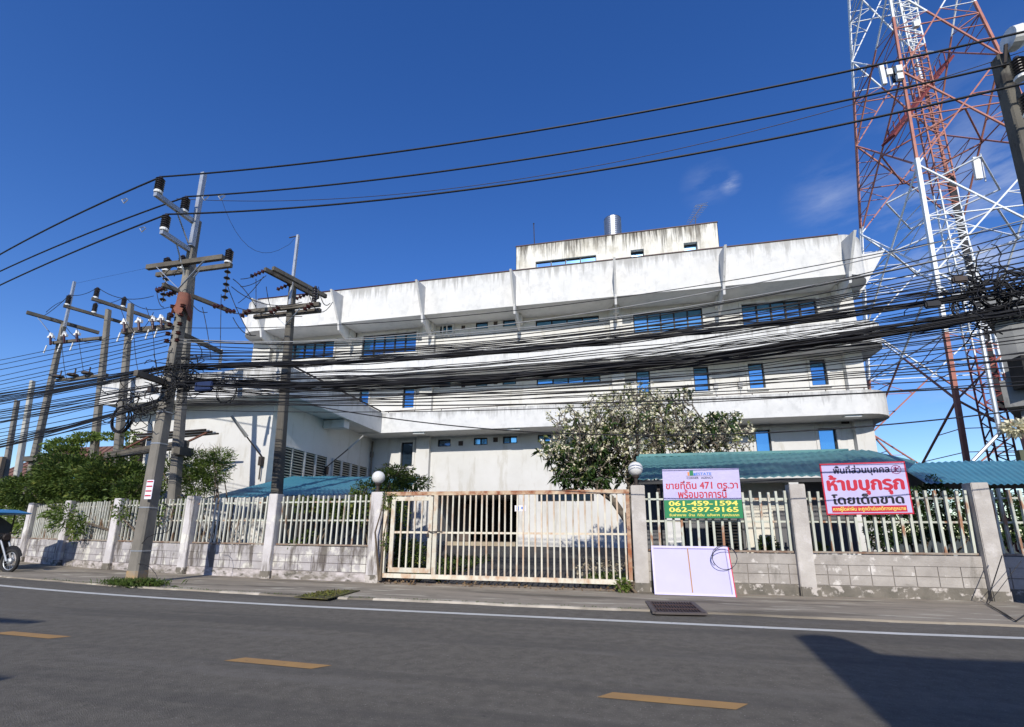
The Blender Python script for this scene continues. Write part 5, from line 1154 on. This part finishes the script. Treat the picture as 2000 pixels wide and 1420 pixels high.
shrub('creeper', 'green creeper trained along the beam above the left hedge', 'creeper', (-21.5, 15.0, 0), [E_(125, 868, 15.0, 40, 11, .25), E_(165, 853, 15.0, 30, 8, .2), E_(210, 852, 15.0, 35, 6, .2), E_(255, 850, 14.8, 25, 5, .2)], 1500, (.13, .06), leaf2, 3, .2)
shrub('creeper', 'small leafy creeper climbing the shuttered corner of the annex', 'creeper', (-17.6, 14.2, 0), [E_(250, 900, 14.6, 14, 40, .3), E_(262, 930, 14.4, 20, 25, .3), E_(240, 950, 14.2, 18, 15, .3)], 900, (.14, .07), leaf1, 4, .2)
shrub('feathery_bush', 'airy feathery bush with fine leaves before the white annex wall', 'bush', (-11.9, 12.7, 0), [E_(335, 925, 12.9, 22, 42, .5), E_(372, 905, 12.9, 30, 32, .5), E_(410, 915, 12.8, 36, 38, .5), E_(385, 945, 12.7, 36, 30, .5), E_(430, 895, 12.9, 22, 22, .4), E_(372, 990, 12.1, 22, 30, .3)], 4800, (.12, .03), leaf2, 16, .1, twigs=120)
shrub('gate_bush', 'sprawling thin bush behind the left gate pillar and its globe lamp', 'bush', (-6.6, 12.4, 0), [E_(765, 938, 12.8, 35, 22, .6), E_(805, 943, 13.0, 35, 16, .5), E_(720, 958, 12.4, 30, 18, .4), E_(700, 990, 11.9, 26, 34, .3), E_(770, 1010, 12.3, 22, 60, .4), E_(795, 1080, 12.6, 30, 30, .5), E_(775, 920, 12.8, 30, 14, .3)], 5200, (.10, .038), leaf1, 16, .15, twigs=90)
shrub('fence_weed', 'leafy vine growing through the bars left of the gate pillar', 'weed', (-8.2, 11.6, .3), [E_(600, 985, 11.6, 32, 14, .2), E_(640, 992, 11.6, 26, 14, .2), E_(575, 1062, 11.35, 12, 14, .12), E_(605, 1045, 11.5, 12, 12, .12), E_(665, 1000, 11.5, 20, 20, .2)], 1100, (.09, .05), leaf1, 6, .1)
shrub('pillar_vine', 'small vine hanging on the left end of the rusty gate', 'vine', (-5.6, 10.85, .1), [E_(757, 985, 10.9, 9, 14, .08), E_(753, 1058, 10.9, 6, 22, .06), E_(762, 970, 10.9, 16, 8, .08)], 240, (.07, .04), leaf1, 3, .1)
shrub('pole_vine', 'thin leaves twined on the fence left of the tallest pole', 'vine', (-14.0, 12.2, .5), [E_(150, 1030, 12.3, 18, 26, .15), E_(235, 1000, 11.9, 14, 22, .12), E_(130, 1010, 12.5, 12, 26, .15), E_(310, 1000, 11.6, 10, 24, .12)], 700, (.10, .05), leaf1, 4, .1)
shrub('clipped_hedge', 'dense dark hedge growing behind the right hand fence', 'hedge', (7.0, 13.6, 0), [E_(1765, 1010, 13.4, 75, 55, .5), E_(1830, 1000, 13.4, 60, 60, .5), E_(1720, 1035, 13.2, 30, 40, .4), E_(1950, 1010, 13.3, 45, 55, .4)], 9000, (.07, .04), leaf3, 8, .6)
shrub('weed', 'small green weed at the foot of the right gate pillar', 'weed', (.15, 10.75, .03), [E_(1217, 1143, 10.7, 13, 11, .12)], 260, (.08, .03), leaf2, 5, .1)
shrub('garden_weed', 'small arching plant before the cream gatehouse wall', 'weed', (3.2, 12.9, .1), [E_(1500, 1062, 12.9, 14, 12, .15)], 200, (.14, .03), leaf1, 4, .1)
shrub('garden_weed', 'small weed before the grey gatehouse wall right of the middle pillar', 'weed', (4.4, 12.7, .1), [E_(1595, 1070, 12.7, 14, 10, .15)], 200, (.12, .04), leaf2, 4, .1)
shrub('pale_blossom_shrub', 'twiggy shrub with pale flowers at the right edge before the grey building', 'shrub', (14.0, 18.3, 0), [E_(1985, 835, 18.3, 28, 14, .4)], 260, (.15, .1), petal, 5, .1, twigs=40)
# grass at the pole foot
t = np.random.default_rng(3); n = 1500
gp_ = np.stack([t.normal(-10.55, .33, n), t.normal(8.98, .11, n), np.full(n, .03)], 1); gp_ = gp_[(gp_[:, 0] > -11.7) & (gp_[:, 0] < -8.9)]
V, F = leaves(gp_, .19, .016, dirs=np.array((0, 0, 1.0))+t.normal(size=gp_.shape)*.35, droop=.25, rng=t); fastmesh('grass', V, F, grass_m, kind='stuff')
n = 520; gp_ = np.stack([t.uniform(-14, .3, n), np.array([PE(x) for x in t.uniform(-14, .3, n)])+0, np.full(n, .02)], 1); gp_[:, 1] = [PE(x)+.05+abs(t.normal(0, .03)) for x in gp_[:, 0]]
V, F = leaves(gp_, .05, .012, dirs=np.array((0, 0, 1.0))+t.normal(size=gp_.shape)*.5, droop=.3, rng=t); fastmesh('kerb_weeds', V, F, grass_m, kind='stuff')
n = 900; yd = np.stack([t.uniform(-1.6, 1.6, n)+.3, t.uniform(12, 17.5, n), np.zeros(n)], 1); yd[:, 2] = .1+(yd[:, 1]-13.5).clip(0)*.0532+.03
V, F = leaves(yd, .09, .07, droop=0, rng=t); fastmesh('fallen_blossoms', V, F, petal if False else mat('litter_mix', (.5, .45, .33), (.10, .07, .045), 14, .9, c3=(.7, .66, .55), c3t=.6, c3scale=9), kind='stuff')
n = 1500; yd = np.stack([t.uniform(-1.2, 1.2, n)+.4, t.uniform(11.6, 14.0, n), np.zeros(n)+.08], 1); V, F = leaves(yd, .2, .02, dirs=np.array((0, 0, 1.0))+t.normal(size=yd.shape)*.5, droop=.3, rng=t); fastmesh('yard_weeds', V, F, grass_m, kind='stuff')
n = 900; yd = np.stack([t.uniform(-7.0, -4.4, n), t.uniform(11.4, 17.0, n), np.zeros(n)+.1], 1); yd[:, 2] += (yd[:, 1]-13.5).clip(0)*.053; V, F = leaves(yd, .3, .03, dirs=np.array((0, 0, 1.0))+t.normal(size=yd.shape)*.5, droop=.3, rng=t); fastmesh('yard_grass', V, F, grass_m, kind='stuff')

# frangipani tree: branches grown towards points spread through the crown
def frangipani():
    rng = np.random.default_rng(8); Y0 = 15.9
    base = np.array((0.62, Y0, 0.2)); tr = thing('frangipani_tree', 'wide frangipani tree with bare forking branches and cream blossoms behind the gate', 'tree', base)
    ells = [E_(1225, 855, Y0, 120, 80, 1.6), E_(1350, 850, Y0, 110, 42, 1.3), E_(1130, 880, Y0, 85, 55, 1.2), E_(1240, 803, Y0, 110, 40, 1.4), E_(1430, 855, Y0, 48, 32, .8), E_(1110, 815, Y0, 45, 22, .7), E_(1150, 935, Y0-.3, 75, 25, .9)]
    P, _ = blob_points(3900, ells, .25, rng); P = P[P[:, 2] > 2.2]
    nodes = [base, onY(1243, 1060, Y0), onY(1226, 1020, Y0), onY(1210, 995, Y0), onY(1196, 975, Y0)]; par = [-1, 0, 1, 2, 3]
    for q in ((1236, 985), (1232, 950), (1228, 915)): nodes.append(onY(*q, Y0+.1)); par.append(len(nodes)-2 if q[1] < 985 else 1)
    for q in ((1170, 955), (1150, 925)): nodes.append(onY(*q, Y0-.1)); par.append(len(nodes)-2 if q[0] < 1165 else 4)
    nodes.append(onY(1300, 900, Y0)); par.append(6); nodes.append(onY(1350, 880, Y0)); par.append(len(nodes)-2)
    N = np.array(nodes); par = list(par); A_ = P.copy(); step = .115
    bd = np.full(len(A_), 1e9); bi = np.zeros(len(A_), int); fresh = 0
    for it in range(150):
        for k0 in range(fresh, len(N), 400):
            D = np.linalg.norm(A_[:, None]-N[None, k0:k0+400], axis=2); m_ = D.argmin(1); dd = D[np.arange(len(A_)), m_]; up_ = dd < bd; bd[up_] = dd[up_]; bi[up_] = m_[up_]+k0
        fresh = len(N); keep = bd > .13; A_, bd, bi = A_[keep], bd[keep], bi[keep]
        if len(A_) == 0 or len(N) > 12000: break
        new = []; newp = []
        for nd in np.unique(bi):
            sel = A_[bi == nd]
            v = sel-N[nd]; v /= np.linalg.norm(v, axis=1, keepdims=True); d = v.mean(0)+rng.normal(size=3)*.28+np.array((0, 0, .10)); d /= np.linalg.norm(d)+1e-9; new.append(N[nd]+d*step); newp.append(nd)
        N = np.concatenate([N, np.array(new)]); par += newp
    n = len(N); ch = [[] for _ in range(n)]
    for i in range(1, n): ch[par[i]].append(i)
    cnt = np.zeros(n)
    for i in range(n-1, -1, -1):
        cnt[i] = max(1, sum(cnt[c] for c in ch[i])) if ch[i] else 1
    # nodes were added after their parents, so the reverse pass above is valid
    rad = np.minimum(.011*cnt**.40+.003, .17); V = []; F = []; k5 = 5
    for i in range(1, n):
        a, b = N[par[i]], N[i]; d = b-a; L = np.linalg.norm(d)
        if L < 1e-6: continue
        d = d/L; u = np.cross(d, (0, 0, 1.0) if abs(d[2]) < .9 else (1.0, 0, 0)); u /= np.linalg.norm(u); w_ = np.cross(d, u); s = len(V)
        ra = min(rad[par[i]], rad[i]*1.25)
        for c, r in ((a, ra), (b, rad[i])):
            for j in range(k5): t_ = 2*math.pi*j/k5; V.append(c+(u*math.cos(t_)+w_*math.sin(t_))*r)
        F += [(s+j, s+(j+1) % k5, s+k5+(j+1) % k5, s+k5+j) for j in range(k5)]
    big = [f for f in F]
    fastmesh('trunk', V, F, bark, tr, smooth=True)
    tips = np.array([i for i in range(n) if not ch[i]]); TP = N[tips]; TD = TP-N[np.array(par)[tips]]; TD /= np.linalg.norm(TD, axis=1, keepdims=True)+1e-9
    pix = np.array([project(p) for p in TP])
    # leafy part at the lower left and patches on the right, blossoms everywhere else
    leafy = ((pix[:, 0] < 1205) & (pix[:, 1] > 860) & (rng.random(len(TP)) < .45)) | ((pix[:, 1] > 900)) | ((abs(pix[:, 0]-1395) < 40) & (pix[:, 1] < 840) & (rng.random(len(TP)) < .5)) | (rng.random(len(TP)) < .07)
    LP = np.repeat(TP[leafy], 8, 0); LD = np.repeat(TD[leafy], 8, 0)*.5+rng.normal(size=(leafy.sum()*8, 3))*.7
    Vv, Ff = leaves(LP, .27, .075, dirs=LD, droop=.35, rng=rng); fastmesh('leaves', Vv, Ff, leaf3, tr)
    print('TIPS', len(TP), 'NODES', n); bl = rng.random(len(TP)) < .85; BP = TP[bl & ~((pix[:, 1] > 930))]
    c = np.repeat(BP, 11, 0)+rng.normal(size=(len(BP)*11, 3))*.05+np.array((0, -.0, .04)); Vv, Ff = leaves(c, .085, .07, droop=.0, rng=rng); fastmesh('blossoms', Vv, Ff, petal, tr)
    c = np.repeat(TP, 5, 0); Vv, Ff = leaves(c, .17, .04, dirs=np.repeat(TD, 5, 0), droop=.1, rng=rng); fastmesh('young_leaves', Vv, Ff, mat('young_leaf', (.22, .24, .08), (.15, .19, .05), 5, .7, transl=.3), tr)
frangipani()

# ================================================================== motorcycle with sidecar canopy (left edge)
mo = thing('sidecar_motorcycle', 'black motorcycle with blue sidecar canopy parked at the left edge', 'motorcycle', (-19, 10.9, 0))
G = onZ(15, 1117, .03); wy = G[1]; wc = np.array((G[0], wy, .33)); wr = .30
pts = [wc+np.array((wr*math.cos(a), 0, wr*math.sin(a))) for a in np.linspace(0, 2*math.pi, 29)]
wh = MB().tube(pts, .045, 8, cap=False).build('front_wheel', tyre_m, mo, smooth=True)
MB().tube([wc+np.array((.245*math.cos(a), 0, .245*math.sin(a))) for a in np.linspace(0, 2*math.pi, 25)], .014, 6, cap=False).build('rim', steel, wh)
MB().lathe([(.05, -.06), (.09, -.03), (.09, .03), (.05, .06)], wc, 12, axis='y').build('hub', steel, wh)
for k in range(14): a = 2*math.pi*k/14; MB().tube([wc, wc+np.array((.24*math.cos(a), .0, .24*math.sin(a)))], .004, 3).build('spoke', steel, wh)
hd = wc+np.array((-.42, 0, .62))
for sy_ in (-.09, .09): MB().tube([wc+np.array((0, sy_, 0)), wc+np.array((-.16, sy_, .25)), hd+np.array((0, sy_, 0))], .026, 7).build('fork', steel, mo)
fd = MB()
for k in range(9):
    a0_, a1_ = R(20+k*14), R(34+k*14); fd.beam(wc+np.array((.37*math.cos(a0_), 0, .37*math.sin(a0_))), wc+np.array((.37*math.cos(a1_), 0, .37*math.sin(a1_))), .14, .015, up=(0, 1, 0.01))
fd.build('front_fender', black, mo)
MB().tube([hd+np.array((-.05, -.36, .2)), hd+np.array((0, -.2, .15)), hd+np.array((0, .2, .15)), hd+np.array((-.05, .36, .2))], .016, 6).build('handlebar', iron, mo)
MB().lathe([(.02, -.1), (.09, -.05), (.1, .03), (.08, .05)], hd+np.array((.06, 0, .05)), 12, axis='x').build('headlight', iron, mo)
MB().prism([hd+np.array(v) for v in ((.08, -.13, .1), (.05, -.13, -.3), (-.3, -.13, -.5), (-1.1, -.13, -.35), (-1.3, -.13, -.1), (-.5, -.13, -.15), (-.2, -.13, .12))], (0, .26, 0)).build('body', black, mo, bevel=.03)
MB().box(hd[0]-1.3, hd[0]-.5, wy-.13, wy+.13, .72, .82).build('seat', blk_i, mo, bevel=.03)
rwc = wc+np.array((-1.25, 0, 0)); MB().tube([rwc+np.array((wr*math.cos(a), 0, wr*math.sin(a))) for a in np.linspace(0, 2*math.pi, 25)], .05, 8, cap=False).build('rear_wheel', tyre_m, mo, smooth=True)
cz = onY(0, 996, wy)[2]; ce_ = onY(64, 1003, wy+.55); cx1 = ce_[0]; cz = onY(0, 997, wy+.3)[2]
MB().prism([(cx1, wy-.45, ce_[2]), (cx1-.55, wy-.5, cz+.02), (cx1-.8, wy-.5, cz+.03), (cx1-.8, wy-.5, cz-.14), (cx1-.1, wy-.45, ce_[2]-.03)], (0, 1.0, 0)).build('canopy', canopy_b, mo)
MB().prism([(cx1-.802, wy-.5, cz+.03), (cx1-2.4, wy-.5, cz+.06), (cx1-2.4, wy-.5, cz-.14), (cx1-.802, wy-.5, cz-.14)], (0, 1.05, 0)).build('canopy_rear', black, mo)
for x, y in ((cx1-.55, wy-.4), (cx1-.9, wy-.4), (cx1-.55, wy+.45), (cx1-2.2, wy-.4), (cx1-2.2, wy+.45)): MB().tube([(x, y, .35), (x, y, cz-.1)], .02, 6).build('canopy_post', iron, mo)
MB().box(cx1-2.3, cx1-.6, wy+.1, wy+.5, .3, .75).build('sidecar_tub', mat('tub_teal', (.02, .04, .06)), mo, bevel=.04)
MB().prism([(cx1-.75, wy+.47, .7), (cx1-2.3, wy+.47, .7), (cx1-2.3, wy+.47, cz-.1), (cx1-1.4, wy+.47, cz-.1), (cx1-.6, wy+.47, 1.35)], (0, .02, 0)).build('sidecar_curtain', black, mo)
MB().tube([rwc+np.array((wr*.8*math.cos(a), .55, wr*.8*math.sin(a)-.05)) for a in np.linspace(0, 2*math.pi, 21)], .05, 8, cap=False).build('sidecar_wheel', tyre_m, mo, smooth=True)

# ================================================================== unseen casters added behind the camera to shape the road shadows
hop = thing('light_blocker', 'unseen shadow caster added behind the viewer, outline cut to the road shadow', 'building', (8, -4, 0))  # added caster, its outline solved from the large road shadow
TS = math.tan(R(SUN_EL)); TA = math.tan(R(SUN_AZ))
FYs = -3.3
def sh_pt(px, py):      # ground shadow pixel -> point on the added front plane that casts it
    g_ = onZ(px, py, 0); d = g_[1]-FYs; return (g_[0]-d*TA, FYs, d*TS)
out = [sh_pt(*q) for q in ((1735, 1420), (1665, 1353), (1602, 1292), (1560, 1250), (1548, 1242), (1575, 1238), (1615, 1240), (1650, 1248), (1680, 1260), (1700, 1275), (1740, 1278), (1850, 1285), (2000, 1290))]
x0_ = out[0][0]
poly = [(x0_-.3, FYs, 0), (x0_-.15, FYs, 1.6)]+out+[(26, FYs, out[-1][2]), (26, FYs, 0)]
MB().prism(poly, (0, -.25, 0)).build('caster_front', greyb, hop)
MB().box(3.2, 26, -12, FYs-.26, 0, out[-1][2]-.1).build('caster_body', greyb, hop)
hop2 = thing('pointed_caster', 'pointed awning added unseen behind the viewer for the small left road shadows', 'shadow_caster', (-9, -4, 0))  # pointed panels added only to throw the two shadow tips at left
for q, yb in (((95, 1213), 4.9), ((32, 1322), 3.2)):
    g_ = onZ(*q, 0); Ya = -3.0; z = (g_[1]-Ya)*TS; x = g_[0]-(g_[1]-Ya)*TA
    MB().prism([(x, Ya, z), (x-2.2, Ya, z+.06), (x-10, Ya, z+.1), (x-10, Ya, z-.45), (x-2.2, Ya, z-.16)], (0, -.2, 0)).build('caster_panel', canopy_b, hop2)
MB().box(-18, -17.8, -3.4, -3.2, 0, 4.6).build('caster_post', iron, hop2)

# unseen row of low shop houses, added behind the viewer to cut sky light
for i, (xa, xb, h, c) in enumerate(((-46, -34, 7.6, (.45, .42, .36)), (-34, -22, 8.2, (.40, .36, .32)), (-22, -11, 7.4, (.48, .45, .40)), (-11, 2, 8.0, (.38, .37, .35)), (2, 14, 8.3, (.44, .40, .33)), (14, 40, 7.8, (.42, .41, .38)))):
    rw_ = thing('light_blocker', ['far left', 'second from the left', 'third from the left', 'middle', 'right middle', 'far right'][i]+' plastered shophouse of the unseen shop row added to dim sky light', 'building', (xa, -16, 0))
    MB().box(xa+.05, xb-.05, -24, -14.5-.3*(i % 2), 0, h).build('wall', mat('shop_plaster_%s' % 'abcdef'[i], c), rw_)
    n_ = int((xb-xa)/4)
    for k in range(n_):
        x = xa+(k+.5)*(xb-xa)/n_; MB().box(x-1.1, x+1.1, -14.6, -14.42, 4.6, 6.2).build('window', glass_d, rw_); MB().box(x-1.6, x+1.6, -14.6, -14.44, .1, 2.9).build('shutter', greyb, rw_)
